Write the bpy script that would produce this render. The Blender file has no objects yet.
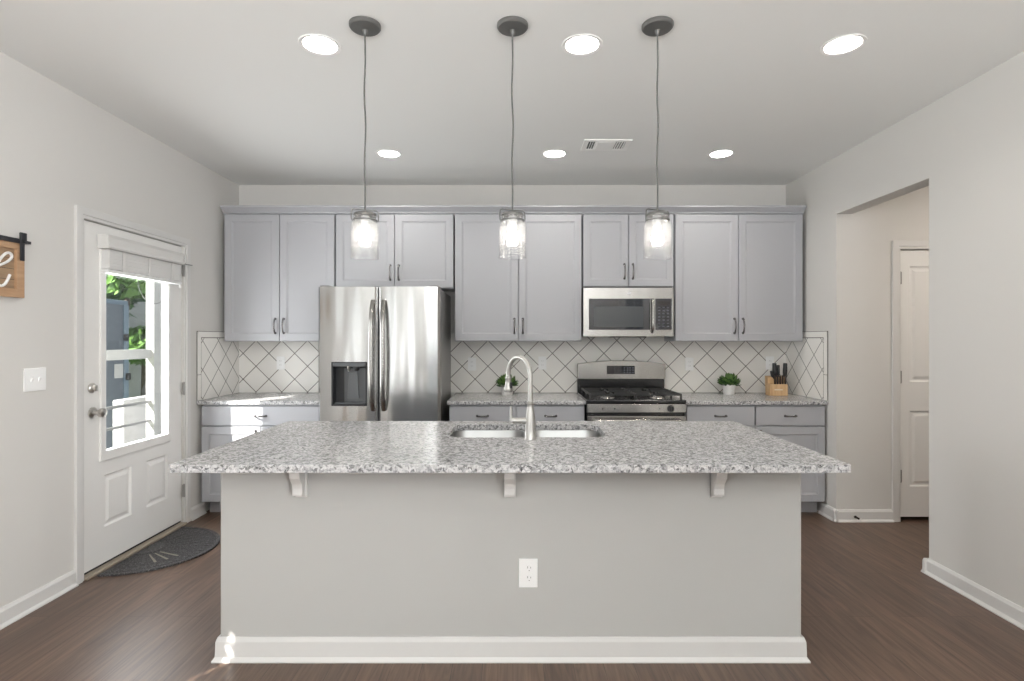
import bpy, bmesh, math, random
from mathutils import Vector, Matrix

random.seed(7)
SC = bpy.context.scene
COL = SC.collection
PI = math.pi

# ------------------------------------------------------------------ camera, world, sun, big lights, exposure
FPX, VX, VY, CH = 547.0, 513.0, 339.0, 1.37      # focal length in pixels, vanishing point, camera height
cam_d = bpy.data.cameras.new('camera')
cam = bpy.data.objects.new('camera', cam_d)
COL.objects.link(cam)
cam.location = (0, 0, CH)
cam.rotation_euler = (PI / 2, 0, 0)
cam_d.sensor_width = 36.0
cam_d.lens = FPX / 1024 * 36.0
cam_d.shift_x = -(VX - 512) / 1024
cam_d.shift_y = (VY - 340.5) / 1024
cam_d.clip_start = 0.02
SC.camera = cam

SC.view_settings.view_transform = 'Standard'
SC.view_settings.look = 'None'
SC.view_settings.gamma = 1
SC.view_settings.use_curve_mapping = False
SC.view_settings.exposure = 0.03
SC.cycles.use_denoising = True
SC.cycles.max_bounces = 10
SC.cycles.diffuse_bounces = 6
SC.cycles.glossy_bounces = 4
SC.cycles.transparent_max_bounces = 12
SC.cycles.caustics_reflective = False
SC.cycles.caustics_refractive = False
SC.cycles.sample_clamp_indirect = 6.0

world = bpy.data.worlds.new('sky_world')
SC.world = world
world.use_nodes = True
wb = world.node_tree.nodes['Background']
wb.inputs['Color'].default_value = (0.86, 0.93, 1.0, 1)
wb.inputs['Strength'].default_value = 0.7

SUN_DIR = Vector((0.59, 0.79, -0.85)).normalized()
sd = bpy.data.lights.new('sun', 'SUN')
sd.energy = 20.0
sd.angle = math.radians(0.5)
sd.color = (1.0, 0.96, 0.9)
sun = bpy.data.objects.new('sun', sd)
COL.objects.link(sun)
sun.rotation_euler = SUN_DIR.to_track_quat('-Z', 'Y').to_euler()


def area(name, loc, direction, sx, sy, energy, color=(1, 1, 1), shape='RECTANGLE', spread=PI):
    d = bpy.data.lights.new(name, 'AREA')
    d.shape = shape
    d.size = sx
    d.size_y = sy
    d.energy = energy
    d.color = color
    d.spread = spread
    o = bpy.data.objects.new(name, d)
    COL.objects.link(o)
    o.location = loc
    o.rotation_euler = Vector(direction).to_track_quat('-Z', 'Y').to_euler()
    return o


REAR = -3.6
RW = [(-2.10, -1.82, 0.45, 2.45), (-1.42, -1.20, 0.45, 2.45), (-0.40, 1.45, 0.45, 2.45)]      # unseen rear windows, added for fill light and streaked fridge reflections
SWY0, SWY1 = -2.3, -0.3                                    # unseen left window, placed for fill light and the freezer door's reflection
WIN_L, SIDE_L, CAN_E = 128.0, 10.0, 5.0                     # watts per square metre of window; watts per can
for (wa, wb_, wc, wd) in RW:                               # added fill lamps, aimed up to brighten the ceiling and spare the island
    area('window_fill_lamp', ((wa + wb_) / 2, REAR + 0.10, (wc + wd) / 2), (0, 0.42, 1), wb_ - wa, wd - wc, (WIN_L if wa > -1 else 26.0) * (wb_ - wa) * (wd - wc), (0.97, 0.985, 1.0), spread=math.radians(135))
area('window_fill_lamp', (-2.40, (SWY0 + SWY1) / 2, 1.45), (1, 0.5, 0.45), SWY1 - SWY0 - 0.1, 1.7, SIDE_L * 3.4, (0.97, 0.985, 1.0), spread=math.radians(120))  # added fill from the left, spread so the freezer door catches some
area('window_fill_lamp', (2.39, -2.2, 1.45), (-1, 0.64, 0.06), 1.7, 1.7, 16.5 * 2.9, (0.97, 0.985, 1.0), spread=math.radians(76))  # added fill for the left wall, narrowed to stay off the steel fronts
area('door_daylight', (-2.60, 3.58, 1.22), (1, 0.0, -0.1), 0.56, 1.05, 29.0, (0.97, 0.98, 1.0))  # sky light through the door glass

# ------------------------------------------------------------------ pixel -> place


def PX(px, y):
    return (px - VX) / FPX * y


def PZ(py, y):
    return CH - (py - VY) / FPX * y


# ------------------------------------------------------------------ materials
MATS = {}


def srgb(r, g, b):
    f = lambda c: (c / 255 / 12.92) if c <= 10 else ((c / 255 + 0.055) / 1.055) ** 2.4
    return (f(r), f(g), f(b), 1)


def mat(name, color, rough=0.5, metal=0.0, spec=0.5, emit=None, estr=0.0, bump=0.0, bscale=200.0, coat=0.0):
    m = bpy.data.materials.new(name)
    m.use_nodes = True
    nt = m.node_tree
    b = nt.nodes['Principled BSDF']
    c = tuple(color) if len(color) == 4 else tuple(color) + (1,)
    b.inputs['Base Color'].default_value = c
    b.inputs['Roughness'].default_value = rough
    b.inputs['Metallic'].default_value = metal
    b.inputs['Specular IOR Level'].default_value = spec
    b.inputs['Coat Weight'].default_value = coat
    if emit:
        b.inputs['Emission Color'].default_value = tuple(emit) + (1,)
        b.inputs['Emission Strength'].default_value = estr
    if bump:
        tc = nt.nodes.new('ShaderNodeTexCoord')
        n = nt.nodes.new('ShaderNodeTexNoise')
        n.inputs['Scale'].default_value = bscale
        n.inputs['Detail'].default_value = 3
        bp = nt.nodes.new('ShaderNodeBump')
        bp.inputs['Strength'].default_value = bump
        bp.inputs['Distance'].default_value = 0.002
        nt.links.new(tc.outputs['Object'], n.inputs['Vector'])
        nt.links.new(n.outputs['Fac'], bp.inputs['Height'])
        nt.links.new(bp.outputs['Normal'], b.inputs['Normal'])
    MATS[name] = m
    return m


def N(nt, kind, **kw):
    n = nt.nodes.new(kind)
    for k, v in kw.items():
        if k in n.inputs:
            n.inputs[k].default_value = v
        else:
            setattr(n, k, v)
    return n


def math_node(nt, op, a, b=None, c=None):
    n = nt.nodes.new('ShaderNodeMath')
    n.operation = op
    for i, x in enumerate((a, b, c)):
        if x is None:
            continue
        if isinstance(x, (int, float)):
            n.inputs[i].default_value = x
        else:
            nt.links.new(x, n.inputs[i])
    return n.outputs[0]


mat('wall_paint', (0.66, 0.645, 0.62), 0.75, spec=0.25, bump=0.05, bscale=300)
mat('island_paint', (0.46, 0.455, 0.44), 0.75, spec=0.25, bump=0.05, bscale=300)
mat('ceiling_paint', (0.84, 0.845, 0.83), 0.9, spec=0.1)
mat('trim_white', (0.67, 0.66, 0.645), 0.4)
mat('door_white', (0.80, 0.79, 0.77), 0.4)
mat('plate_white', (0.92, 0.92, 0.915), 0.35)
mat('socket_grey', (0.25, 0.24, 0.23), 0.5)
mat('cabinet_grey', (0.420, 0.424, 0.448), 0.42, spec=0.4)
mat('cabinet_gap', (0.10, 0.10, 0.105), 0.6)
mat('toe_kick', (0.30, 0.29, 0.30), 0.6)
mat('handle_nickel', (0.22, 0.21, 0.21), 0.22, metal=1.0)
mat('nickel', (0.62, 0.60, 0.57), 0.28, metal=1.0)
mat('faucet_nickel', (0.42, 0.41, 0.39), 0.36, metal=0.85)
mat('hinge_steel', (0.35, 0.34, 0.33), 0.4, metal=0.8)
mat('black_plastic', (0.018, 0.018, 0.02), 0.35)
mat('black_glass', (0.012, 0.013, 0.02), 0.06, coat=0.3)
mat('window_grey', (0.055, 0.06, 0.065), 0.12)
mat('black_enamel', (0.012, 0.012, 0.013), 0.22)
mat('cast_iron', (0.02, 0.02, 0.02), 0.55)
mat('fridge_side', (0.26, 0.255, 0.25), 0.35, metal=0.6)
mat('dispenser_dark', (0.02, 0.021, 0.024), 0.45)
mat('dispenser_grey', (0.10, 0.105, 0.11), 0.3)
mat('canopy_bronze', (0.14, 0.14, 0.135), 0.45, metal=0.4)
mat('cord_grey', (0.10, 0.10, 0.095), 0.6)
mat('jar_metal', (0.17, 0.17, 0.165), 0.4, metal=0.7)
mat('bulb_glow', (1, 1, 1), 0.3, emit=(1.0, 0.95, 0.88), estr=20.0)
mat('lens_glow', (1, 1, 1), 0.5, emit=(1.0, 0.98, 0.95), estr=9.0)
mat('can_baffle', (0.85, 0.85, 0.84), 0.35)
mat('vent_white', (0.90, 0.895, 0.88), 0.5)
mat('vent_dark', (0.13, 0.13, 0.13), 0.8)
mat('pot_white', (0.82, 0.81, 0.79), 0.35)
mat('soil', (0.03, 0.022, 0.016), 0.9)
mat('leaf_green', (0.11, 0.21, 0.05), 0.5)
mat('leaf_dark', (0.03, 0.085, 0.018), 0.5)
mat('outdoor_leaf', (0.13, 0.26, 0.055), 0.6)
mat('outdoor_leaf_dark', (0.05, 0.12, 0.04), 0.6)
mat('bark', (0.09, 0.07, 0.055), 0.9)
mat('knife_black', (0.012, 0.012, 0.013), 0.35)
mat('knife_brown', (0.035, 0.018, 0.01), 0.4)
mat('steel_blade', (0.55, 0.55, 0.55), 0.25, metal=1.0)
mat('label_pale', (0.72, 0.62, 0.46), 0.5)
mat('sign_black', (0.02, 0.02, 0.024), 0.5)
mat('sign_letter', (0.85, 0.84, 0.83), 0.5)
mat('mat_rubber', (0.030, 0.028, 0.030), 0.65, bump=0.9, bscale=90)
mat('mat_raised', (0.060, 0.057, 0.060), 0.6)
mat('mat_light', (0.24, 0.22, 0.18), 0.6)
mat('blind_white', (0.70, 0.69, 0.67), 0.5)
mat('blind_bright', (0.82, 0.82, 0.81), 0.4)
mat('blind_slat', (0.74, 0.735, 0.72), 0.5)
mat('threshold', (0.32, 0.27, 0.21), 0.4)
mat('dark_gap', (0.02, 0.018, 0.016), 0.8)
mat('siding', (0.46, 0.45, 0.46), 0.8)
mat('porch_white', (0.5, 0.5, 0.5), 0.5)
mat('utility_blue', (0.17, 0.23, 0.29), 0.5)
mat('utility_dark', (0.12, 0.14, 0.17), 0.6)
mat('furniture_dark', (0.16, 0.155, 0.15), 0.6)
mat('lawn', (0.11, 0.19, 0.05), 0.9, bump=0.8, bscale=60)
mat('concrete', (0.26, 0.255, 0.24), 0.9)
mat('spring_bronze', (0.06, 0.05, 0.045), 0.4, metal=0.8)
mat('badge', (0.42, 0.42, 0.42), 0.25, metal=1.0)
mat('key_grey', (0.11, 0.11, 0.125), 0.5)
mat('display', (0.02, 0.012, 0.008), 0.15)


def stainless(name, base, rough, wave, axis):
    """brushed steel sheet; a gentle waviness of the sheet gives drawn-out reflections"""
    m = mat(name, base, rough, metal=1.0)
    nt = m.node_tree
    b = nt.nodes['Principled BSDF']
    tc = N(nt, 'ShaderNodeTexCoord')
    mp = N(nt, 'ShaderNodeMapping')
    mp.inputs['Scale'].default_value = (7.0, 7.0, 0.9) if axis == 'Z' else (0.8, 3.0, 6.0)
    nz = N(nt, 'ShaderNodeTexNoise', Scale=1.0, Detail=1.0)
    bp = N(nt, 'ShaderNodeBump', Strength=wave, Distance=0.02)
    nt.links.new(tc.outputs['Object'], mp.inputs['Vector'])
    nt.links.new(mp.outputs['Vector'], nz.inputs['Vector'])
    nt.links.new(nz.outputs['Fac'], bp.inputs['Height'])
    nt.links.new(bp.outputs['Normal'], b.inputs['Normal'])
    return m


stainless('steel_door', (0.52, 0.52, 0.515), 0.20, 0.6, 'Z')
stainless('steel_sheet', (0.35, 0.34, 0.325), 0.24, 0.15, 'Z')
stainless('steel_sink', (0.34, 0.34, 0.335), 0.38, 0.05, 'X')


def glass(name, tint, gloss, milk=0.0, milk_color=(1, 1, 1, 1)):
    m = bpy.data.materials.new(name)
    m.use_nodes = True
    nt = m.node_tree
    for n in list(nt.nodes):
        if n.type != 'OUTPUT_MATERIAL':
            nt.nodes.remove(n)
    out = [n for n in nt.nodes if n.type == 'OUTPUT_MATERIAL'][0]
    tr = N(nt, 'ShaderNodeBsdfTransparent')
    tr.inputs['Color'].default_value = tint
    gl = N(nt, 'ShaderNodeBsdfGlossy', Roughness=0.03)
    lw = N(nt, 'ShaderNodeLayerWeight', Blend=0.35)
    mx = N(nt, 'ShaderNodeMixShader')
    f = math_node(nt, 'MULTIPLY', lw.outputs['Facing'], gloss)
    nt.links.new(f, mx.inputs[0])
    nt.links.new(tr.outputs[0], mx.inputs[1])
    nt.links.new(gl.outputs[0], mx.inputs[2])
    last = mx
    if milk:
        tl = N(nt, 'ShaderNodeBsdfTranslucent')
        tl.inputs['Color'].default_value = milk_color
        m2 = N(nt, 'ShaderNodeMixShader')
        m2.inputs[0].default_value = milk
        nt.links.new(mx.outputs[0], m2.inputs[1])
        nt.links.new(tl.outputs[0], m2.inputs[2])
        last = m2
    nt.links.new(last.outputs[0], out.inputs['Surface'])
    MATS[name] = m


glass('pane_glass', (0.97, 0.98, 0.98, 1), 0.16)
glass('jar_glass', (0.97, 0.97, 0.97, 1), 0.75, milk=0.065)


def granite(name):
    m = mat(name, (0.5, 0.5, 0.5), 0.18, spec=0.35)
    nt = m.node_tree
    b = nt.nodes['Principled BSDF']
    tc = N(nt, 'ShaderNodeTexCoord')
    nz = N(nt, 'ShaderNodeTexNoise', Scale=55.0, Detail=3.0)
    va = nt.nodes.new('ShaderNodeVectorMath')
    va.operation = 'SCALE'
    va.inputs['Scale'].default_value = 0.016
    vb = nt.nodes.new('ShaderNodeVectorMath')
    vb.operation = 'ADD'
    nt.links.new(tc.outputs['Object'], nz.inputs['Vector'])
    nt.links.new(nz.outputs['Color'], va.inputs[0])
    nt.links.new(tc.outputs['Object'], vb.inputs[0])
    nt.links.new(va.outputs[0], vb.inputs[1])
    cols = []
    for sc, stops in ((105.0, ((0.0, (0.02, 0.02, 0.022)), (0.11, (0.03, 0.03, 0.032)), (0.17, (0.16, 0.16, 0.165)), (0.36, (0.30, 0.30, 0.305)), (0.58, (0.50, 0.495, 0.50)), (1.0, (0.68, 0.67, 0.67)))),
                      (240.0, ((0.0, (0.06, 0.06, 0.065)), (0.14, (0.22, 0.22, 0.225)), (0.45, (0.46, 0.455, 0.46)), (1.0, (0.66, 0.65, 0.65))))):
        v = N(nt, 'ShaderNodeTexVoronoi', Scale=sc)
        nt.links.new(vb.outputs[0], v.inputs['Vector'])
        sp = N(nt, 'ShaderNodeSeparateColor')
        nt.links.new(v.outputs['Color'], sp.inputs[0])
        r = N(nt, 'ShaderNodeValToRGB')
        cr = r.color_ramp
        cr.elements[0].position, cr.elements[0].color = stops[0][0], stops[0][1] + (1,)
        cr.elements[1].position, cr.elements[1].color = stops[-1][0], stops[-1][1] + (1,)
        for p, c in stops[1:-1]:
            e = cr.elements.new(p)
            e.color = c + (1,)
        nt.links.new(sp.outputs[0], r.inputs['Fac'])
        cols.append(r.outputs['Color'])
    mx = N(nt, 'ShaderNodeMix', data_type='RGBA')
    mx.inputs[0].default_value = 0.38
    nt.links.new(cols[0], mx.inputs[6])
    nt.links.new(cols[1], mx.inputs[7])
    nt.links.new(mx.outputs[2], b.inputs['Base Color'])
    return m


granite('granite')


def wood_floor():
    m = mat('floor_planks', (0.1, 0.07, 0.05), 0.38)
    nt = m.node_tree
    b = nt.nodes['Principled BSDF']
    tc = N(nt, 'ShaderNodeTexCoord')
    mp = N(nt, 'ShaderNodeMapping')
    mp.inputs['Rotation'].default_value = (0, 0, PI / 2)
    br = N(nt, 'ShaderNodeTexBrick', Scale=1.0)
    br.offset = 0.37
    br.inputs['Brick Width'].default_value = 1.35
    br.inputs['Row Height'].default_value = 0.127
    br.inputs['Mortar Size'].default_value = 0.0012
    br.inputs['Mortar Smooth'].default_value = 0.3
    br.inputs['Bias'].default_value = 0.0
    br.inputs['Color1'].default_value = (0.128, 0.080, 0.055, 1)
    br.inputs['Color2'].default_value = (0.096, 0.059, 0.041, 1)
    br.inputs['Mortar'].default_value = (0.04, 0.026, 0.02, 1)
    nt.links.new(tc.outputs['Object'], mp.inputs['Vector'])
    nt.links.new(mp.outputs['Vector'], br.inputs['Vector'])
    m2 = N(nt, 'ShaderNodeMapping')
    m2.inputs['Scale'].default_value = (46.0, 2.2, 1.0)
    nz = N(nt, 'ShaderNodeTexNoise', Scale=1.0, Detail=5.0, Roughness=0.62)
    nt.links.new(tc.outputs['Object'], m2.inputs['Vector'])
    nt.links.new(m2.outputs['Vector'], nz.inputs['Vector'])
    m3 = N(nt, 'ShaderNodeMapping')
    m3.inputs['Scale'].default_value = (9.0, 0.7, 1.0)
    n3 = N(nt, 'ShaderNodeTexNoise', Scale=1.0, Detail=2.0, Distortion=1.2)
    nt.links.new(tc.outputs['Object'], m3.inputs['Vector'])
    nt.links.new(m3.outputs['Vector'], n3.inputs['Vector'])
    wv = math_node(nt, 'SINE', math_node(nt, 'MULTIPLY', n3.outputs['Fac'], 60.0))
    g = math_node(nt, 'ADD', math_node(nt, 'MULTIPLY', nz.outputs['Fac'], 1.7), math_node(nt, 'MULTIPLY', wv, 0.13))
    g = math_node(nt, 'ADD', g, 0.15)
    mx = N(nt, 'ShaderNodeMix', data_type='RGBA', blend_type='MULTIPLY')
    mx.inputs[0].default_value = 1.0
    cb = N(nt, 'ShaderNodeCombineColor')
    for i in range(3):
        nt.links.new(g, cb.inputs[i])
    nt.links.new(br.outputs['Color'], mx.inputs[6])
    nt.links.new(cb.outputs[0], mx.inputs[7])
    nt.links.new(mx.outputs[2], b.inputs['Base Color'])
    bp = N(nt, 'ShaderNodeBump', Strength=0.25, Distance=0.001)
    nt.links.new(nz.outputs['Fac'], bp.inputs['Height'])
    nt.links.new(bp.outputs['Normal'], b.inputs['Normal'])


wood_floor()


def light_wood(name, c1, c2, scale, axis='Z'):
    m = mat(name, c1, 0.5)
    nt = m.node_tree
    b = nt.nodes['Principled BSDF']
    tc = N(nt, 'ShaderNodeTexCoord')
    mp = N(nt, 'ShaderNodeMapping')
    mp.inputs['Scale'].default_value = (60, 6, 60) if axis == 'Y' else (60, 60, 6)
    nz = N(nt, 'ShaderNodeTexNoise', Scale=scale, Detail=4.0)
    r = N(nt, 'ShaderNodeValToRGB')
    r.color_ramp.elements[0].position = 0.3
    r.color_ramp.elements[0].color = c1 + (1,)
    r.color_ramp.elements[1].position = 0.7
    r.color_ramp.elements[1].color = c2 + (1,)
    nt.links.new(tc.outputs['Object'], mp.inputs['Vector'])
    nt.links.new(mp.outputs['Vector'], nz.inputs['Vector'])
    nt.links.new(nz.outputs['Fac'], r.inputs['Fac'])
    nt.links.new(r.outputs['Color'], b.inputs['Base Color'])


def speckled(name, a, b):
    m = MATS[name]
    nt = m.node_tree
    bs = nt.nodes['Principled BSDF']
    tc = N(nt, 'ShaderNodeTexCoord')
    nz = N(nt, 'ShaderNodeTexNoise', Scale=110.0, Detail=3.0)
    r = N(nt, 'ShaderNodeValToRGB')
    r.color_ramp.elements[0].position = 0.50
    r.color_ramp.elements[0].color = a + (1,)
    r.color_ramp.elements[1].position = 0.68
    r.color_ramp.elements[1].color = b + (1,)
    nt.links.new(tc.outputs['Object'], nz.inputs['Vector'])
    nt.links.new(nz.outputs['Fac'], r.inputs['Fac'])
    nt.links.new(r.outputs['Color'], bs.inputs['Base Color'])


speckled('mat_rubber', (0.022, 0.020, 0.022), (0.13, 0.125, 0.125))
speckled('mat_raised', (0.035, 0.033, 0.035), (0.15, 0.145, 0.145))
light_wood('block_wood', (0.52, 0.32, 0.16), (0.66, 0.45, 0.25), 1.0)
light_wood('sign_frame_wood', (0.40, 0.24, 0.135), (0.50, 0.32, 0.19), 1.0, 'Y')
light_wood('sign_panel_wood', (0.27, 0.18, 0.11), (0.38, 0.26, 0.16), 1.0, 'Y')


def tile_mat(name, ui, vi, pitch_diag, u0, v0):
    """square tiles laid on the diagonal; ui / vi are the object-space axes of the panel, (u0, v0) a crossing of the joints"""
    m = mat(name, (0.6, 0.58, 0.54), 0.3)
    nt = m.node_tree
    b = nt.nodes['Principled BSDF']
    tc = N(nt, 'ShaderNodeTexCoord')
    sx = N(nt, 'ShaderNodeSeparateXYZ')
    nt.links.new(tc.outputs['Object'], sx.inputs[0])
    u = math_node(nt, 'SUBTRACT', sx.outputs[ui], u0)
    v = math_node(nt, 'SUBTRACT', sx.outputs[vi], v0)
    d = []
    for op in ('ADD', 'SUBTRACT'):
        t = math_node(nt, 'DIVIDE', math_node(nt, op, u, v), pitch_diag)
        t = math_node(nt, 'ADD', t, 100.5)
        fr = math_node(nt, 'FRACT', t)
        d.append(math_node(nt, 'ABSOLUTE', math_node(nt, 'SUBTRACT', fr, 0.5)))
    dist = math_node(nt, 'MINIMUM', d[0], d[1])
    r = N(nt, 'ShaderNodeValToRGB')
    w = 0.0155
    r.color_ramp.elements[0].position = w * 0.8
    r.color_ramp.elements[0].color = (0.12, 0.105, 0.09, 1)
    r.color_ramp.elements[1].position = w * 1.4
    r.color_ramp.elements[1].color = (0.85, 0.83, 0.795, 1)
    nt.links.new(dist, r.inputs['Fac'])
    nt.links.new(r.outputs['Color'], b.inputs['Base Color'])
    r2 = N(nt, 'ShaderNodeValToRGB')
    r2.color_ramp.elements[0].position = w * 0.8
    r2.color_ramp.elements[1].position = w * 2.2
    nt.links.new(dist, r2.inputs['Fac'])
    bp = N(nt, 'ShaderNodeBump', Strength=0.6, Distance=0.002)
    nt.links.new(r2.outputs['Color'], bp.inputs['Height'])
    nt.links.new(bp.outputs['Normal'], b.inputs['Normal'])


mat('tile_border', (0.85, 0.83, 0.795), 0.3)
mat('grout', (0.12, 0.105, 0.09), 0.8)

# ------------------------------------------------------------------ mesh building
FRONT = Matrix.Identity(4)                                      # (u, depth, v) -> (x, y, z): faces the camera
LEFTW = Matrix(((0, -1, 0, 0), (1, 0, 0, 0), (0, 0, 1, 0), (0, 0, 0, 1)))   # faces +X: u = y, depth = -x
RIGHTW = Matrix(((0, 1, 0, 0), (-1, 0, 0, 0), (0, 0, 1, 0), (0, 0, 0, 1)))  # faces -X: u = -y, depth = x


class MB:
    def __init__(self, M=FRONT):
        self.bm = bmesh.new()
        self.M = M

    def v(self, p):
        return self.bm.verts.new(self.M @ Vector(p))

    def face(self, vs):
        try:
            return self.bm.faces.new(vs)
        except ValueError:
            return None

    def box(self, x0, x1, y0, y1, z0, z1):
        vs = [self.v((x, y, z)) for z in (z0, z1) for y in (y0, y1) for x in (x0, x1)]
        for f in ((0, 2, 3, 1), (4, 5, 7, 6), (0, 1, 5, 4), (2, 6, 7, 3), (0, 4, 6, 2), (1, 3, 7, 5)):
            self.face([vs[i] for i in f])
        return self

    def prism(self, poly, axis, a, b):
        """poly: list of 2-D points; axis 0/1/2 = extrusion axis, from a to b"""
        def P(p, t):
            q = list(p)
            q.insert(axis, t)
            return tuple(q)
        A = [self.v(P(p, a)) for p in poly]
        B = [self.v(P(p, b)) for p in poly]
        self.face(A)
        self.face(B[::-1])
        n = len(poly)
        for i in range(n):
            self.face([A[i], A[(i + 1) % n], B[(i + 1) % n], B[i]])
        return self

    def frustum(self, b0, b1):
        """two rectangles ((x0,x1,y0,y1,z)) joined"""
        vs = []
        for (x0, x1, y0, y1, z) in (b0, b1):
            vs.append([self.v(p) for p in ((x0, y0, z), (x1, y0, z), (x1, y1, z), (x0, y1, z))])
        self.face(vs[0][::-1])
        self.face(vs[1])
        for i in range(4):
            self.face([vs[0][i], vs[0][(i + 1) % 4], vs[1][(i + 1) % 4], vs[1][i]])
        return self

    def tube(self, pts, r, seg=10, cap=True, flat=None):
        pts = [Vector(p) for p in pts]
        n = len(pts)
        rs = r if isinstance(r, (list, tuple)) else [r] * n
        rings = []
        ref = None
        for i in range(n):
            t = (pts[min(i + 1, n - 1)] - pts[max(i - 1, 0)]).normalized()
            if ref is None:
                ref = Vector((0, 0, 1)) if abs(t.z) < 0.9 else Vector((1, 0, 0))
            a = (ref - t * ref.dot(t)).normalized()
            ref = a
            b = t.cross(a)
            k = flat if flat else 1.0
            rings.append([self.v(pts[i] + (a * math.cos(q) * rs[i] + b * math.sin(q) * rs[i] * k)) for q in [2 * PI * j / seg for j in range(seg)]])
        for i in range(n - 1):
            for j in range(seg):
                self.face([rings[i][j], rings[i][(j + 1) % seg], rings[i + 1][(j + 1) % seg], rings[i + 1][j]])
        if cap:
            self.face(rings[0][::-1])
            self.face(rings[-1])
        return self

    def lathe(self, prof, c, seg=32, axis='Z', closed_ends=True):
        """prof: list of (radius, height); c: centre; axis: direction of height"""
        c = Vector(c)
        rings = []
        for (r, h) in prof:
            ring = []
            if r < 1e-6:
                ring = [self.v(c + self._ax(0, 0, h, axis))]
            else:
                for j in range(seg):
                    q = 2 * PI * j / seg
                    ring.append(self.v(c + self._ax(r * math.cos(q), r * math.sin(q), h, axis)))
            rings.append(ring)
        for A, B in zip(rings, rings[1:]):
            if len(A) == 1 and len(B) == 1:
                continue
            for j in range(seg):
                k = (j + 1) % seg
                if len(A) == 1:
                    self.face([A[0], B[k], B[j]])
                elif len(B) == 1:
                    self.face([A[j], A[k], B[0]])
                else:
                    self.face([A[j], A[k], B[k], B[j]])
        if closed_ends:
            if len(rings[0]) > 1:
                self.face(rings[0][::-1])
            if len(rings[-1]) > 1:
                self.face(rings[-1])
        return self

    @staticmethod
    def _ax(a, b, h, axis):
        if axis == 'Z':
            return Vector((a, b, h))
        if axis == 'Y':
            return Vector((a, h, b))
        return Vector((h, a, b))

    def grid(self, us, vs, holes, d0, d1):
        """slab between depths d0 (front) and d1 with rectangular holes (u0,u1,v0,v1); one connected mesh"""
        us = sorted(set([round(x, 5) for x in us] + [round(x, 5) for h in holes for x in h[:2] if us[0] <= x <= us[-1]]))
        vs = sorted(set([round(x, 5) for x in vs] + [round(x, 5) for h in holes for x in h[2:] if vs[0] <= x <= vs[-1]]))
        nu, nv = len(us) - 1, len(vs) - 1

        def solid(i, j):
            if i < 0 or j < 0 or i >= nu or j >= nv:
                return False
            cu, cv = (us[i] + us[i + 1]) / 2, (vs[j] + vs[j + 1]) / 2
            return not any(h[0] < cu < h[1] and h[2] < cv < h[3] for h in holes)
        cache = {}

        def V(i, j, k):
            if (i, j, k) not in cache:
                cache[(i, j, k)] = self.v((us[i], d0 if k == 0 else d1, vs[j]))
            return cache[(i, j, k)]
        for i in range(nu):
            for j in range(nv):
                if not solid(i, j):
                    continue
                self.face([V(i, j, 0), V(i + 1, j, 0), V(i + 1, j + 1, 0), V(i, j + 1, 0)])
                self.face([V(i, j, 1), V(i, j + 1, 1), V(i + 1, j + 1, 1), V(i + 1, j, 1)])
                for (di, dj, a, b) in ((-1, 0, (i, j), (i, j + 1)), (1, 0, (i + 1, j), (i + 1, j + 1)), (0, -1, (i, j), (i + 1, j)), (0, 1, (i, j + 1), (i + 1, j + 1))):
                    if not solid(i + di, j + dj):
                        self.face([V(*a, 0), V(*b, 0), V(*b, 1), V(*a, 1)])
        return self

    def rings(self, u0, u1, v0, v1, steps, cap=True):
        """nested rectangular loops: steps = [(inset, depth), ...]; the last one is capped"""
        loops = []
        for (ins, d) in steps:
            loops.append([self.v(p) for p in ((u0 + ins, d, v0 + ins), (u1 - ins, d, v0 + ins), (u1 - ins, d, v1 - ins), (u0 + ins, d, v1 - ins))])
        for A, B in zip(loops, loops[1:]):
            for i in range(4):
                self.face([A[i], A[(i + 1) % 4], B[(i + 1) % 4], B[i]])
        if cap:
            self.face(loops[-1])
        return loops

    def front_panel(self, u0, u1, v0, v1, yf, thick, frame=0.057, rec=0.008, shaped=True):
        """a cabinet door or drawer front: square edge, flat frame, recessed centre panel"""
        st = [(0.0, yf + thick), (0.0, yf + 0.0015), (0.0015, yf)]
        if shaped:
            st += [(frame, yf), (frame + 0.004, yf + rec * 0.6), (frame + 0.010, yf + rec * 0.75), (frame + 0.012, yf + rec)]
        L = self.rings(u0, u1, v0, v1, st)
        self.face(L[0][::-1])
        return self

    def blob(self, c, r, seg=12, squash=(1, 1, 1)):
        prof = [(math.sin(PI * i / seg) * r, -math.cos(PI * i / seg) * r) for i in range(seg + 1)]
        c = Vector(c)
        start = len(self.bm.verts)
        self.lathe([(max(p[0], 0), p[1]) if 0 < i < seg else (0, p[1]) for i, p in enumerate(prof)], (0, 0, 0), seg * 2)
        self.bm.verts.ensure_lookup_table()
        Mi = self.M.inverted()
        for vv in self.bm.verts[start:]:
            q = Mi @ vv.co
            vv.co = self.M @ (Vector((q.x * squash[0], q.y * squash[1], q.z * squash[2])) + c)
        return self

    def build(self, name, m, parent=None, origin=None, smooth=None, bevel=0.0, seg=2):
        bmesh.ops.remove_doubles(self.bm, verts=self.bm.verts, dist=1e-6)
        bmesh.ops.recalc_face_normals(self.bm, faces=self.bm.faces)
        me = bpy.data.meshes.new(name)
        off = Vector((0, 0, 0))
        p = parent
        while p is not None:
            off += p.location
            p = p.parent
        o = bpy.data.objects.new(name, me)
        COL.objects.link(o)
        if parent is not None:
            o.parent = parent
            if origin is not None:
                o.location = Vector(origin) - off
                off = Vector(origin)
        elif origin is not None:
            o.location = origin
            off = Vector(origin)
        for vv in self.bm.verts:
            vv.co -= off
        if smooth is not None:
            for f in self.bm.faces:
                f.smooth = True
        self.bm.to_mesh(me)
        self.bm.free()
        if smooth is not None:
            me.set_sharp_from_angle(angle=math.radians(smooth))
        me.materials.append(MATS[m])
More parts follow.
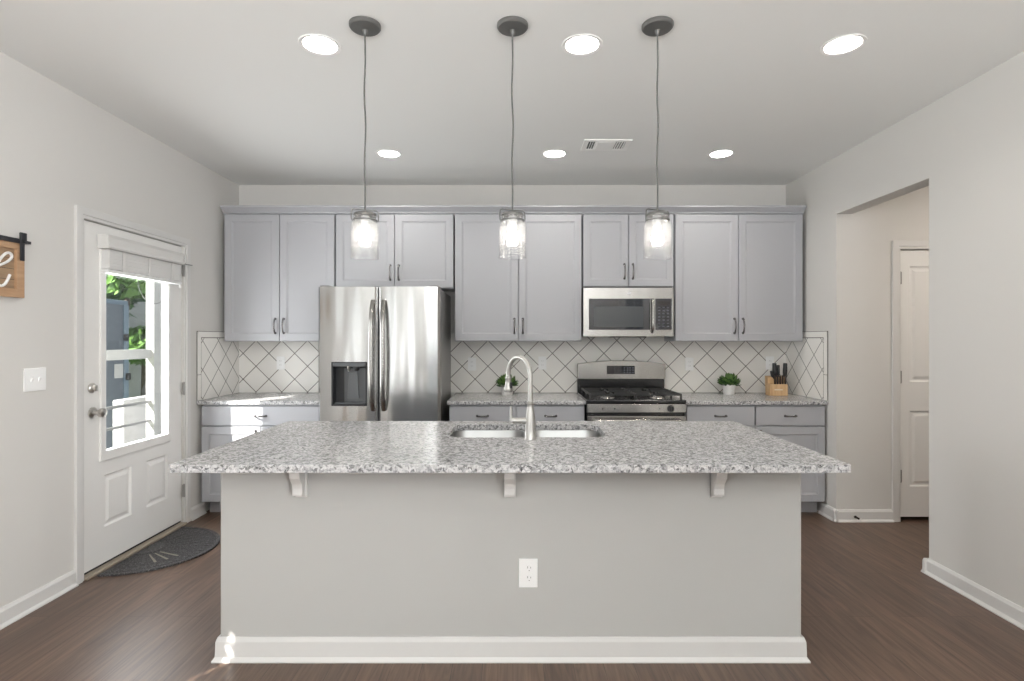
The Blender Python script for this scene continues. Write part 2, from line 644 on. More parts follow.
        if bevel:
            md = o.modifiers.new('edge', 'BEVEL')
            md.width = bevel
            md.segments = seg
            md.limit_method = 'ANGLE'
            md.angle_limit = math.radians(40)
        return o


def tag(o, label=None, cat=None, group=None, kind=None):
    if label:
        o['label'] = label
    if cat:
        o['category'] = cat
    if group:
        o['group'] = group
    if kind:
        o['kind'] = kind
    return o


def thing(name, loc, label, cat, group=None, kind=None):
    o = bpy.data.objects.new(name, None)
    o.empty_display_size = 0.1
    COL.objects.link(o)
    o.location = loc
    return tag(o, label, cat, group, kind)


def struct(o, label=None, cat=None):
    return tag(o, label, cat, None, 'structure')


def dup(root, loc, label, group=None):
    r = root.copy()
    COL.objects.link(r)
    r.location = loc
    r['label'] = label
    if group:
        r['group'] = group
    for ch in list(root.children):
        c = ch.copy()
        COL.objects.link(c)
        c.parent = r
        for g in list(ch.children):
            e = g.copy()
            COL.objects.link(e)
            e.parent = c
    return r


# ------------------------------------------------------------------ room shell
LX, RX, BY, CZ = -2.44, 2.43, 4.87, 2.74
CT = 0.893                                    # height of the worktops
HX = 4.7                                     # far side of the hall
DY0, DY1, DTOP = 3.10, 4.05, 2.055           # opening of the door in the left wall
OY0, OY1, OTOP = 3.195, 4.11, 2.31           # opening to the hall in the right wall

struct(MB().box(-2.64, HX + 0.1, REAR - 0.2, BY + 0.15, -0.12, 0.0).build('floor', 'floor_planks'), 'dark brown wood plank floor', 'floor')

CANS = [(PX(320, 2.55), 2.55), (PX(582, 2.55), 2.55), (PX(843, 2.55), 2.55),
        (PX(389, 4.05), 4.05), (PX(554.5, 4.05), 4.05), (PX(721, 4.05), 4.05)]
VENT = (0.49, 0.82, 3.75, 3.96)


def ceiling():
    mb = MB()
    bm = mb.bm
    edges = []

    def loop(pts):
        vs = [bm.verts.new(p) for p in pts]
        for i in range(len(vs)):
            edges.append(bm.edges.new((vs[i], vs[(i + 1) % len(vs)])))
    loop([(-2.64, REAR - 0.2, CZ), (HX + 0.1, REAR - 0.2, CZ), (HX + 0.1, BY + 0.15, CZ), (-2.64, BY + 0.15, CZ)])
    for (x, y) in CANS:
        loop([(x + 0.078 * math.cos(2 * PI * k / 32), y + 0.078 * math.sin(2 * PI * k / 32), CZ) for k in range(32)])
    g = bmesh.ops.triangle_fill(bm, use_beauty=True, edges=edges)
    faces = [f for f in g['geom'] if isinstance(f, bmesh.types.BMFace)]
    ex = bmesh.ops.extrude_face_region(bm, geom=faces)
    for vv in ex['geom']:
        if isinstance(vv, bmesh.types.BMVert):
            vv.co.z += 0.16
    return mb


struct(ceiling().build('ceiling', 'ceiling_paint'), 'flat white painted ceiling', 'ceiling')
struct(MB().box(-2.59, HX, BY, BY + 0.15, 0, CZ).build('wall_back', 'wall_paint'), 'pale greige wall behind the kitchen cabinets', 'wall')
GWY0, GWY1, GZ0, GZ1 = 0.38, 0.72, 1.45, 2.2  # narrow shaded window nearer the kitchen
struct(MB(LEFTW).grid([REAR, BY], [0, CZ], [(DY0, DY1, 0, DTOP), (SWY0, SWY1, 0.55, 2.35), (GWY0, GWY1, GZ0, GZ1)], -LX, -LX + 0.15).build('wall_left', 'wall_paint'), 'pale greige side wall with the outside door', 'wall')
struct(MB(RIGHTW).grid([-BY, -REAR], [0, CZ], [(-OY1, -OY0, 0, OTOP), (1.3, 3.1, 0.55, 2.35)], RX, RX + 0.12).build('wall_right', 'wall_paint'), 'pale greige side wall with the open doorway to the hall', 'wall')
HDX0, HDX1, HDT = 2.905, 3.72, 2.045
struct(MB().grid([RX + 0.12, HX], [0, CZ], [(HDX0, HDX1, 0, HDT)], OY1, OY1 + 0.12).build('wall_hall', 'wall_paint'), 'pale greige hall wall with the white panel door', 'wall')
struct(MB().box(HX, HX + 0.1, 1.9, BY, 0, CZ).build('wall_hall_end', 'wall_paint'), 'pale end wall of the hall', 'wall')
struct(MB().box(RX + 0.12, HX, 1.9, 2.0, 0, CZ).build('wall_hall_near', 'wall_paint'), 'pale near wall of the hall', 'wall')
struct(MB().grid([LX, RX], [0, CZ], RW, REAR - 0.15, REAR).build('wall_rear', 'wall_paint'), 'pale wall with added tall windows behind the camera', 'wall')
for i, (a, b, c, d) in enumerate(RW):
    w = thing('window_%d' % (i + 1), ((a + b) / 2, REAR - 0.08, c), 'unseen tall window added behind the camera for fill light', 'window', kind='structure')
    m = (a + b) / 2
    MB().grid([a, b], [c, d], [(a + 0.05, m - 0.025, c + 0.05, d - 0.05), (m + 0.025, b - 0.05, c + 0.05, d - 0.05)], REAR - 0.10, REAR - 0.04).build('window_frame', 'trim_white', w)
    MB().box(a + 0.05, b - 0.05, REAR - 0.075, REAR - 0.07, c + 0.05, d - 0.05).build('window_pane', 'pane_glass', w)
w = thing('window_4', (LX - 0.08, (SWY0 + SWY1) / 2, 0.55), 'wide unseen window added in the left wall for fill light', 'window', kind='structure')
MB(LEFTW).grid([SWY0, SWY1], [0.55, 2.35], [(SWY0 + 0.05, SWY0 + 0.98, 0.60, 2.30), (SWY0 + 1.02, SWY1 - 0.05, 0.60, 2.30)], -LX + 0.04, -LX + 0.10).build('window_frame', 'trim_white', w)
MB(LEFTW).box(SWY0 + 0.05, SWY1 - 0.05, -LX + 0.07, -LX + 0.075, 0.60, 2.30).build('window_pane', 'pane_glass', w)
w = thing('window_6', (RX + 0.06, -2.2, 0.55), 'wide unseen window added in the right wall for fill light', 'window', kind='structure')  # added opposite the left window to lighten the left wall
MB(RIGHTW).grid([1.3, 3.1], [0.55, 2.35], [(1.35, 2.18, 0.60, 2.30), (2.22, 3.05, 0.60, 2.30)], RX + 0.03, RX + 0.09).build('window_frame', 'trim_white', w)
MB(RIGHTW).box(1.35, 3.05, RX + 0.055, RX + 0.06, 0.60, 2.30).build('window_pane', 'pane_glass', w)
# narrow window nearer the kitchen: its blind is shut but for a gap along one edge
w = thing('window_5', (LX - 0.08, (GWY0 + GWY1) / 2, GZ0), 'narrow window with a shut blind beside the camera', 'window', kind='structure')
MB(LEFTW).grid([GWY0, GWY1], [GZ0, GZ1], [(GWY0 + 0.02, GWY1 - 0.02, GZ0 + 0.02, GZ1 - 0.02)], -LX + 0.06, -LX + 0.12).build('window_frame', 'trim_white', w)
mbb = MB(LEFTW)
GAPS = [(0.542, 0.574, z, z + 0.036) for z in [1.52 + 0.058 * k for k in range(9)]]
mbb.grid([GWY0 + 0.02, GWY1 - 0.02], [GZ0 + 0.02, GZ1 - 0.02], GAPS, -LX + 0.08, -LX + 0.084)
mbb.build('window_blind', 'blind_white', w)

# baseboards
BBP = [(0, 0), (0.028, 0), (0.028, 0.006), (0.016, 0.019), (0.014, 0.074), (0.006, 0.09), (0, 0.09)]


def baseboard(name, side, a, b, M):
    """profile swept along a wall; side = depth coordinate of the wall face in the frame M"""
    return struct(MB(M).prism([(side - d, z) for d, z in BBP], 0, a, b).build(name, 'trim_white'), None)


baseboard('baseboard_left', -LX, REAR, DY0 - 0.062, LEFTW)
baseboard('baseboard_left.001', -LX, DY1 + 0.07, 4.31, LEFTW)
baseboard('baseboard_right', RX, -OY0 - 0.0, -REAR, RIGHTW)
baseboard('baseboard_right.001', RX, -4.31, -OY1 + 0.028, RIGHTW)
baseboard('baseboard_hall', OY1, RX - 0.028, HDX0 - 0.06, FRONT)
# return of the baseboard on the jamb of the hall opening
struct(MB().prism([(OY0 + d, z) for d, z in BBP], 0, RX - 0.028, RX + 0.148).build('baseboard_jamb', 'trim_white'))

# door stop spring on the hall baseboard
ds = thing('door_stop', (2.56, OY1 - 0.016, 0.04), 'small dark spring door stop on the hall baseboard', 'door stop')
hel = [(2.56 + 0.006 * math.cos(k * 0.9), OY1 - 0.016 - 0.0011 * k, 0.04 + 0.006 * math.sin(k * 0.9)) for k in range(56)]
MB().tube(hel, 0.0016, 5).build('spring', 'spring_bronze', ds)
MB().lathe([(0.010, 0), (0.010, 0.006), (0.006, 0.010)], (2.56, OY1 - 0.024, 0.04), 12, 'Y').build('base', 'spring_bronze', ds)
MB().lathe([(0.008, 0), (0.009, 0.006), (0.006, 0.012)], (2.56, OY1 - 0.088, 0.04), 12, 'Y').build('tip', 'plate_white', ds)

# ------------------------------------------------------------------ outside door (left wall)


def hinge(parent, u, z, M, d, name='hinge'):
    mb = MB(M)
    mb.lathe([(0.0065, -0.048), (0.0065, 0.048)], (u, d - 0.004, z), 10)
    mb.box(u - 0.012, u + 0.012, d - 0.003, d + 0.003, z - 0.045, z + 0.045)
    return mb.build(name, 'hinge_steel', parent)


D1 = thing('door_1', (LX, (DY0 + DY1) / 2, 0), 'white outside door with a tall glass pane and two lower panels', 'door', kind='structure')
df = -LX + 0.012                                     # depth of the door face (1 cm behind the wall face)
GY0, GY1, GB, GT = 3.285, 3.875, 0.70, 1.93          # clear glass
panels = [(3.282, 3.515, 0.242, 0.554), (3.66, 3.883, 0.242, 0.554)]
mb = MB(LEFTW)
mb.grid([DY0 + 0.004, DY1 - 0.004], [0.03, DTOP - 0.005], [(GY0 - 0.012, GY1 + 0.012, GB - 0.012, GT + 0.012)] + panels, df, df + 0.044)
for p in panels:
    mb.rings(*p, [(0.0, df), (0.010, df + 0.010), (0.022, df + 0.010), (0.040, df + 0.002)])
mb.build('door_slab', 'door_white', D1)
fr = MB(LEFTW)
fr.grid([GY0 - 0.045, GY1 + 0.03], [GB - 0.06, GT + 0.045], [(GY0, GY1, GB, GT)], df - 0.012, df + 0.03)
fr.build('glass_frame', 'door_white', D1, bevel=0.006)
MB(LEFTW).box(GY0 - 0.006, GY1 + 0.006, df + 0.016, df + 0.022, GB - 0.006, GT + 0.006).build('glass_pane', 'pane_glass', D1)
for hz in (1.88, 1.005, 0.25):
    h = hinge(D1, DY1 - 0.002, hz, LEFTW, -LX - 0.002)
    if hz > 1.8:
        MB(LEFTW).tube([(DY1 - 0.03, -LX - 0.03, hz + 0.045), (DY1 + 0.0, -LX - 0.012, hz + 0.045), (DY1 + 0.06, -LX - 0.03, hz + 0.043)], 0.004, 6).build('pin_stop', 'hinge_steel', h)
KU = 3.188
kn = MB(LEFTW)
kn.lathe([(0.033, 0.0), (0.033, -0.006), (0.014, -0.012), (0.012, -0.035), (0.022, -0.042), (0.028, -0.055), (0.026, -0.068), (0.014, -0.074), (0.0, -0.075)], (KU, df, 0.94), 24, 'Y')
kn.build('door_knob', 'nickel', D1, smooth=50)
db = MB(LEFTW)
db.lathe([(0.030, 0.0), (0.030, -0.008), (0.022, -0.016), (0.0, -0.016)], (KU - 0.005, df, 1.085), 24, 'Y')
db.box(KU - 0.010, KU, df - 0.032, df - 0.014, 1.068, 1.102)
db.build('deadbolt', 'nickel', D1, smooth=50)
MB(LEFTW).box(DY0, DY1, -LX - 0.03, -LX + 0.15, 0.0, 0.016).build('threshold', 'threshold', D1, bevel=0.004)
MB(LEFTW).box(DY0 + 0.004, DY1 - 0.004, df + 0.006, df + 0.04, 0.016, 0.031).build('sweep', 'dark_gap', D1)

CW = 0.062
poly = [(DY0 - CW, 0), (DY0 - CW, DTOP + CW), (DY1 + CW, DTOP + CW), (DY1 + CW, 0), (DY1 + 0.004, 0), (DY1 + 0.004, DTOP + 0.002), (DY0 - 0.002, DTOP + 0.002), (DY0 - 0.002, 0)]


def casing(name, M, d, u0, u1, top, label):
    mb = MB(M)
    for (a, b, th) in ((0.0, CW - 0.002, 0.011), (0.018, CW, 0.018)):
        P = [(u0 - b, 0), (u0 - b, top + b), (u1 + b, top + b), (u1 + b, 0), (u1 + a, 0), (u1 + a, top + a), (u0 - a, top + a), (u0 - a, 0)]
        A = [mb.v((p[0], d, p[1])) for p in P]
        B = [mb.v((p[0], d - th, p[1])) for p in P]
        for q in ((0, 1, 6, 7), (1, 2, 5, 6), (2, 3, 4, 5)):
            mb.face([B[i] for i in q])
            mb.face([A[i] for i in q][::-1])
        for i in range(8):
            mb.face([A[i], A[(i + 1) % 8], B[(i + 1) % 8], B[i]])
    return struct(mb.build(name, 'trim_white', bevel=0.003), label, 'door casing')


casing('trim_1', LEFTW, -LX, DY0, DY1, DTOP, 'white casing around the outside door')

# blind on the outside door
BD = thing('window_blind', (LX, 3.58, 1.76), 'white faux wood blind pulled up at the top of the outside door glass', 'blind')
bf = -LX
vmb = MB(LEFTW)
vmb.prism([(bf + 0.004, 1.905), (bf - 0.062, 1.905), (bf - 0.068, 1.915), (bf - 0.062, 1.93), (bf - 0.060, 1.968), (bf - 0.066, 1.985), (bf + 0.004, 1.985)], 0, 3.215, 3.955)
vmb.build('valance', 'blind_white', BD)
for k in range(13):
    z = 1.788 + 0.0088 * k
    MB(LEFTW).box(3.245, 3.93 + 0.012, bf - 0.046 - random.uniform(0, 0.003), bf + 0.0, z, z + 0.0079).build('slat', 'blind_slat', BD)
MB(LEFTW).box(3.235, 3.95, bf - 0.050, bf + 0.002, 1.762, 1.782).build('bottom_rail', 'blind_bright', BD, bevel=0.004)
for u in (3.36, 3.60, 3.84):
    MB(LEFTW).box(u - 0.012, u + 0.012, bf - 0.0525, bf - 0.0505, 1.783, 1.902).build('ladder_tape', 'blind_white', BD)
arc = [(3.53 + 0.155 * (1 - math.cos(t)), bf - 0.02, 1.762 - 0.155 * 1.0 * math.sin(t)) for t in [PI * k / 24 for k in range(25)]]
MB(LEFTW).tube(arc, 0.0022, 6).build('lift_cord', 'cord_grey', BD)
MB(LEFTW).tube([(3.955, bf - 0.03, 1.775), (3.958, bf - 0.032, 1.740)], [0.005, 0.010], 8).build('cord_tassel', 'blind_bright', BD)

# half-round door mat
DM = thing('door_mat', (-2.395, 3.545, 0), 'half round charcoal rubber mat on the floor at the outside door', 'door mat')
mcx, mcy, ra, rb = -2.395, 3.555, 0.44, 0.405
half = [(mcx + ra * math.sin(t), mcy - rb * math.cos(t)) for t in [PI * k / 48 for k in range(49)]]
MB().prism(half, 2, 0.0, 0.008).build('mat_base', 'mat_rubber', DM)


def ell_band(r0, r1, z0, z1, t0=0, t1=PI, n=48):
    mb = MB()
    L = []
    for k in range(n + 1):
        t = t0 + (t1 - t0) * k / n
        s, c = math.sin(t), math.cos(t)
        L.append([mb.v((mcx + ra * r * s + 0.001, mcy - rb * r * c, z)) for (r, z) in ((r0, z0), (r1, z0), (r1, z1), (r0, z1))])
    for A, B in zip(L, L[1:]):
        for i in range(4):
            mb.face([A[i], A[(i + 1) % 4], B[(i + 1) % 4], B[i]])
    mb.face(L[0])
    mb.face(L[-1][::-1])
    return mb


ell_band(0.95, 1.0, 0.006, 0.012).build('rim', 'mat_raised', DM)
for k in range(26):
    t = PI * (k + 0.5) / 26
    ell_band(0.82, 0.90, 0.006, 0.0105, t - 0.035, t + 0.035, 4).build('raised_block', 'mat_raised', DM)
for k in range(15):
    t = PI * (k + 0.5) / 15
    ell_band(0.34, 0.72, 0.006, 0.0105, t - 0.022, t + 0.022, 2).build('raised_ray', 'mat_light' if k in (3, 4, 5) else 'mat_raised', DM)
ell_band(0.06, 0.26, 0.006, 0.011).build('raised_sun', 'mat_raised', DM)

# ------------------------------------------------------------------ hall door
D2 = thing('door_2', ((HDX0 + HDX1) / 2, OY1, 0), 'white two panel door in the hall', 'door', kind='structure')
hf = OY1 + 0.014
pan = [(HDX0 + 0.085, HDX1 - 0.085, PZ(487, 4.11), PZ(411, 4.11)), (HDX0 + 0.085, HDX1 - 0.085, PZ(382, 4.11), PZ(266, 4.11))]
mb = MB()
mb.grid([HDX0 + 0.004, HDX1 - 0.004], [0.03, HDT - 0.006], pan, hf, hf + 0.036)
for p in pan:
    mb.rings(*p, [(0.0, hf), (0.010, hf + 0.009), (0.024, hf + 0.009), (0.042, hf + 0.002)])
mb.build('door_slab', 'door_white', D2)
for py in (278, 377, 476):
    hinge(D2, HDX0 + 0.002, PZ(py, 4.11), FRONT, OY1 - 0.001)
kb = MB()
kb.lathe([(0.032, 0.0), (0.032, -0.006), (0.013, -0.012), (0.012, -0.036), (0.026, -0.045), (0.027, -0.062), (0.0, -0.072)], (HDX1 - 0.07, hf, 0.94), 24, 'Y')
kb.build('door_knob', 'nickel', D2, smooth=50)
casing('trim_2', FRONT, OY1, HDX0, HDX1, HDT, 'white casing around the hall door')
# hall ceiling lamp
HL = thing('hall_light', (3.55, 3.0, CZ), 'round flush ceiling light in the hall', 'ceiling light')
MB().lathe([(0.15, 0), (0.15, -0.03), (0.14, -0.035)], (3.55, 3.0, CZ), 32).build('base', 'vent_white', HL)
MB().lathe([(0.14, -0.035), (0.12, -0.08), (0.07, -0.10), (0.0, -0.105)], (3.55, 3.0, CZ), 32, closed_ends=False).build('diffuser', 'lens_glow', HL, smooth=60)
area('hall_lamp', (3.55, 3.0, CZ - 0.13), (0, 0.15, -1), 0.28, 0.28, 14.5, (1.0, 0.89, 0.78), 'DISK')

# ------------------------------------------------------------------ kitchen cabinets


def pull(parent, u, yf, z, vertical, ln=0.125):
    """arched bow pull standing off the front, with two flared feet"""
    pts, rs = [], []
    for k in range(13):
        t = -1 + 2 * k / 12
        off = -0.006 - 0.024 * (1 - t * t) ** 0.6
        s = t * ln / 2
        pts.append((u, yf + off, z + s) if vertical else (u + s, yf + off, z))
        rs.append(0.0062 + 0.0016 * (abs(t) ** 3) - 0.0008 * (1 - abs(t)))
    mb = MB()
    mb.tube(pts, rs, 10)
    for s in (-1, 1):
        c = (u, yf, z + s * ln * 0.47) if vertical else (u + s * ln * 0.47, yf, z)
        mb.lathe([(0.010, 0.0), (0.009, -0.005), (0.006, -0.010)], c, 12, 'Y')
    return mb.build('handle', 'handle_nickel', parent, smooth=50)


UY = 4.52                                   # face of the upper doors
UTOP = 2.41


def upper(px0, px1, pxm, zbot, label, hz=None, x_ext=(0, 0)):
    x0, x1, xm = PX(px0, UY), PX(px1, UY), PX(pxm, UY)
    t = thing('upper_cabinet', ((x0 + x1) / 2, BY, zbot), label, 'cabinet', 'grey upper cabinets on the back wall')
    MB().box(x0 - 0.0025 + x_ext[0], x1 + 0.0025 + x_ext[1], UY + 0.022, BY - 0.0145, zbot, UTOP).build('cabinet_body', 'cabinet_grey', t)
    zb, zt = zbot + 0.006, UTOP - 0.012
    for (a, b, hx) in ((x0, xm - 0.003, xm - 0.034), (xm + 0.003, x1, xm + 0.036)):
        d = MB().front_panel(a, b, zb, zt, UY, 0.020).build('door', 'cabinet_grey', t)
        pull(d, hx, UY, zb + 0.122 if hz is None else hz, True)
    return t


GL = 'two door grey shaker upper cabinet '
upper(224.5, 334.0, 279.5, 1.35, GL + 'in the corner left of the fridge', x_ext=(-0.010, 0))
upper(336.0, 453.0, 394.5, 1.79, 'short two door grey cabinet above the stainless fridge')
upper(455.0, 581.5, 518.5, 1.35, GL + 'behind the faucet, between fridge and microwave')
upper(583.5, 673.5, 628.5, 1.80, 'short two door grey cabinet above the microwave')
upper(675.5, 802.5, 738.5, 1.35, GL + 'right of the microwave, above the knife block', x_ext=(0, 0.010))

crown = MB()
cp = [(UY + 0.02, UTOP - 0.003), (UY - 0.002, UTOP - 0.003), (UY - 0.006, UTOP + 0.008), (UY - 0.020, UTOP + 0.018), (UY - 0.040, UTOP + 0.034), (UY - 0.048, UTOP + 0.040), (UY - 0.048, UTOP + 0.052), (UY + 0.02, UTOP + 0.052)]
crown.prism(cp, 0, PX(220.0, 4.472), PX(806.5, 4.472))
tag(crown.build('crown_moulding', 'cabinet_grey'), 'grey crown moulding running along the top of the upper cabinets', 'moulding')

LYF = 4.23                                   # face of the base fronts


def base_cab(pxs, label, doors, name='base_cabinet', xl=None, xr=None):
    """pxs: list of (px0, px1) drawer fronts; doors: list of (px0, px1, handle side)"""
    x0 = PX(pxs[0][0], LYF) if xl is None else xl
    x1 = PX(pxs[-1][1], LYF) if xr is None else xr
    t = thing(name, ((x0 + x1) / 2, BY, 0), label, 'cabinet', 'grey base cabinets along the back wall')
    MB().box(x0, x1, LYF + 0.022, BY - 0.003, 0.105, CT - 0.03).build('cabinet_body', 'cabinet_grey', t)
    MB().box(x0 + 0.008, x1 - 0.008, LYF + 0.10, BY - 0.02, 0.0, 0.105).build('toe_kick', 'toe_kick', t)
    for (a, b) in pxs:
        a, b = PX(a, LYF), PX(b, LYF)
        d = MB().front_panel(a, b, 0.702, 0.849, LYF, 0.020, shaped=False).build('drawer', 'cabinet_grey', t)
        pull(d, (a + b) / 2, LYF, PZ(416, LYF), False, 0.088)
    for (a, b, side) in doors:
        a, b = PX(a, LYF), PX(b, LYF)
        d = MB().front_panel(a, b, 0.110, 0.691, LYF, 0.020).build('door', 'cabinet_grey', t)
        if side:
            pull(d, b - 0.036 if side > 0 else a + 0.036, LYF, 0.60, True)
    return t


base_cab([(201.5, 320.0)], 'wide grey base cabinet in the corner left of the fridge', [(201.5, 260.3, 1), (261.3, 320, -1)])
base_cab([(449.5, 515.5), (517.0, 584.5)], 'grey two drawer base cabinet between the fridge and the stove', [(449.5, 515.5, 1), (517, 584.5, -1)])
base_cab([(687.0, 754.3), (756.0, 825.0)], 'grey two drawer base cabinet right of the stove', [(687.0, 754.3, 1), (756.0, 825.0, -1)])


def slab(name, x0, x1, y0, y1, label, holes=()):
    mb = MB(Matrix(((1, 0, 0, 0), (0, 0, 1, 0), (0, -1, 0, 0), (0, 0, 0, 1))))     # (u, depth, v) -> (x, v, -depth)
    mb.grid([x0, x1], [y0, y1], list(holes), -CT, -CT + 0.03)
    o = mb.build(name, 'granite', bevel=0.004)
    return tag(o, label, 'countertop', 'speckled granite countertops')


slab('countertop', LX + 0.002, -1.468, 4.21, BY - 0.003, 'short granite countertop in the sunlit corner left of the fridge')
slab('countertop', -0.508, 0.562, 4.21, BY - 0.003, 'granite countertop between the fridge and the stove')
slab('countertop', 1.33, RX - 0.002, 4.21, BY - 0.003, 'granite countertop carrying the knife block, right of the stove')

# ------------------------------------------------------------------ tile backsplash
TP = 0.2289
SPL = thing('tile_backsplash', (0, BY, CT), 'cream diagonal tile backsplash with dark grout behind the countertops', 'backsplash')
tile_mat('tiles_back', 0, 2, TP, PX(256.1, 4.86), 1.128)
tile_mat('tiles_left', 1, 2, TP, 4.86 - TP / 2, 1.128)
tile_mat('tiles_right', 1, 2, TP, 4.86 - TP / 2, 1.128)
MB().box(LX, RX, BY - 0.012, BY - 0.002, CT + 0.0015, 1.42).build('back_tiles', 'tiles_back', SPL, origin=(0, 0, 0))
SY0, STOP, BW = 4.215, 1.432, 0.052
for (nm, side, s) in (('left', LX, 1), ('right', RX, -1)):
    xa, xb = (side + 0.002, side + 0.008) if s > 0 else (side - 0.008, side - 0.002)
    MB().box(xa, xb, SY0 + BW + 0.006, BY - 0.012, CT + 0.002, STOP - BW - 0.003).build('side_tiles', 'tiles_' + nm, SPL, origin=(0, 0, 0))
    x2a, x2b = (side + 0.002, side + 0.0055) if s > 0 else (side - 0.0055, side - 0.002)
    # the mitred edge tiles
    def edge(y0, y1, z0, z1, mit):
        e = MB()
        if mit == 'v':
            poly = [(y0, z0), (y1, z0), (y1, z1 - (y1 - y0)), (y0, z1)] if z1 > STOP - 0.02 else [(y0, z0), (y1, z0), (y1, z1), (y0, z1)]
        else:
            poly = [(y0, z1), (y0 + (z1 - z0), z0), (y1, z0), (y1, z1)] if y0 < SY0 + 0.02 else [(y0, z0), (y1, z0), (y1, z1), (y0, z1)]
        e.prism(poly, 0, side + 0.003 * s, side + 0.010 * s)
        return e.build('edge_tile', 'tile_border', SPL)
    MB().box(x2a, x2b, SY0, BY - 0.012, CT + 0.002, STOP).build('grout_bed', 'grout', SPL)
    g = 0.004
    edge(SY0 + g, SY0 + BW - 0.005, CT + 0.003, PZ(375, 4.22) - g / 2, 'v')
    edge(SY0 + g, SY0 + BW - 0.005, PZ(375, 4.22) + g / 2, STOP - g - 0.003, 'v')
    edge(SY0 + g + 0.004, SY0 + 0.30, STOP - BW + 0.003, STOP - g, 'h')
    edge(SY0 + 0.30 + g, BY - 0.012, STOP - BW + 0.003, STOP - g, 'h')

# ------------------------------------------------------------------ outlets and switches


def decora(px, py, label, y=BY - 0.012):
    x, z = PX(px, y), PZ(py, y)
    t = thing('wall_outlet', (x, y, z - 0.058), label, 'outlet', 'outlets on the tile backsplash')
    MB().box(x - 0.036, x + 0.036, y - 0.006, y, z - 0.058, z + 0.058).build('cover_plate', 'plate_white', t, bevel=0.002)
    MB().box(x - 0.017, x + 0.017, y - 0.0085, y - 0.005, z - 0.034, z + 0.034).build('socket_face', 'plate_white', t, bevel=0.001)
    for dz in (-0.017, 0.019):
        for dx in (-0.006, 0.006):
            MB().box(x + dx - 0.0011, x + dx + 0.0011, y - 0.0092, y - 0.008, z + dz - 0.004, z + dz + 0.004).build('socket_slot', 'socket_grey', t)
    return t


decora(280.8, 363, 'white outlet on the tile left of the fridge')
decora(472.0, 364, 'white outlet on the tile just right of the fridge')
decora(542.4, 363, 'white outlet on the tile left of the stove, beside the faucet spout')
decora(689.3, 364, 'white outlet on the tile just right of the stove')
decora(769.8, 363, 'white outlet on the tile behind the knife block')

LSW = thing('light_switch', (LX, 2.788, 1.105), 'white double light switch plate on the wall left of the outside door', 'light switch')
MB(LEFTW).box(2.724, 2.852, -LX - 0.006, -LX, 1.105, 1.222).build('cover_plate', 'plate_white', LSW, bevel=0.002)
for u in (2.765, 2.811):
    tg = MB(LEFTW)
    tg.frustum((u - 0.005, u + 0.005, -LX - 0.006, -LX - 0.004, 1.15), (u - 0.004, u + 0.004, -LX - 0.019, -LX - 0.008, 1.176))
    tg.build('toggle', 'plate_white', LSW, bevel=0.001)

# ------------------------------------------------------------------ fridge
FX0, FX1, FY = PX(317.0, 4.08), PX(440, 4.08), 4.08
FM = PX(377.3, 4.08)
FZ0, FZ1 = 0.05, PZ(286.5, 4.08)
FR = thing('refrigerator', ((FX0 + FX1) / 2, 4.5, 0), 'stainless side by side refrigerator with water dispenser', 'refrigerator')
MB().box(FX0 + 0.006, FX1 - 0.006, FY + 0.085, 4.84, 0.02, FZ1 - 0.015).build('fridge_body', 'fridge_side', FR, bevel=0.004)
MB().box(FX0 + 0.02, FX1 - 0.02, FY + 0.07, FY + 0.10, 0.0, 0.05).build('base_grille', 'black_plastic', FR)


def fridge_door(name, x0, x1, hole=None):
    us = [x0 + (x1 - x0) * k / 24 for k in range(25)]
    mb = MB()
    mb.grid(us, [FZ0, FZ1], [hole] if hole else [], FY, FY + 0.078)
    c, hw = (x0 + x1) / 2, (x1 - x0) / 2
    for vv in mb.bm.verts:
        if vv.co.y < FY + 0.03:
            t = (vv.co.x - c) / hw
            vv.co.y += 0.012 * t * t + 0.020 * max(0, abs(t) - 0.93) / 0.07
    return mb.build(name, 'steel_door', FR, smooth=30)


DX0, DX1, DZ0, DZ1 = PX(332.0, FY), PX(366.5, FY), PZ(405.5, FY), PZ(362.5, FY)
LD = fridge_door('freezer_door', FX0, FM - 0.0025, (DX0, DX1, DZ0, DZ1))
RD = fridge_door('fridge_door', FM + 0.0025, FX1)
MB().box(FM - 0.006, FM + 0.006, FY + 0.03, FY + 0.08, FZ0, FZ1 - 0.01).build('door_gasket', 'black_plastic', FR)
# dispenser
dp = MB()
dp.rings(DX0 - 0.004, DX1 + 0.004, DZ0 - 0.004, DZ1 + 0.004, [(0.0, FY + 0.02), (0.0, FY - 0.003), (0.010, FY - 0.003), (0.012, FY + 0.062)])
DSP = dp.build('dispenser', 'dispenser_dark', LD)
MB().box(DX0 + 0.01, DX1 - 0.01, FY - 0.006, FY + 0.02, DZ1 - 0.030, DZ1 - 0.004).build('dispenser_panel', 'dispenser_grey', DSP, bevel=0.002)
cx = (DX0 + DX1) / 2 + 0.018
pd = MB()
pd.prism([(cx - 0.030, DZ1 - 0.075), (cx + 0.030, DZ1 - 0.075), (cx + 0.042, DZ0 + 0.075), (cx + 0.046, DZ0 + 0.050), (cx - 0.046, DZ0 + 0.050), (cx - 0.042, DZ0 + 0.075)], 1, FY + 0.040, FY + 0.050)
pd.build('dispenser_paddle', 'dispenser_grey', DSP, bevel=0.002)
MB().box(DX0 + 0.075, DX1 - 0.016, FY + 0.056, FY + 0.061, DZ0 + 0.02, DZ1 - 0.045).build('recess_panel', 'dispenser_grey', DSP)
nz = MB()
nz.lathe([(0.013, 0.0), (0.013, -0.018), (0.008, -0.024), (0.007, -0.040)], (cx - 0.030, FY + 0.030, DZ1 - 0.028), 14)
nz.build('water_nozzle', 'nickel', DSP, smooth=40)
nz = MB()
nz.lathe([(0.022, 0.0), (0.024, -0.020), (0.016, -0.034)], (cx + 0.026, FY + 0.034, DZ1 - 0.028), 18)
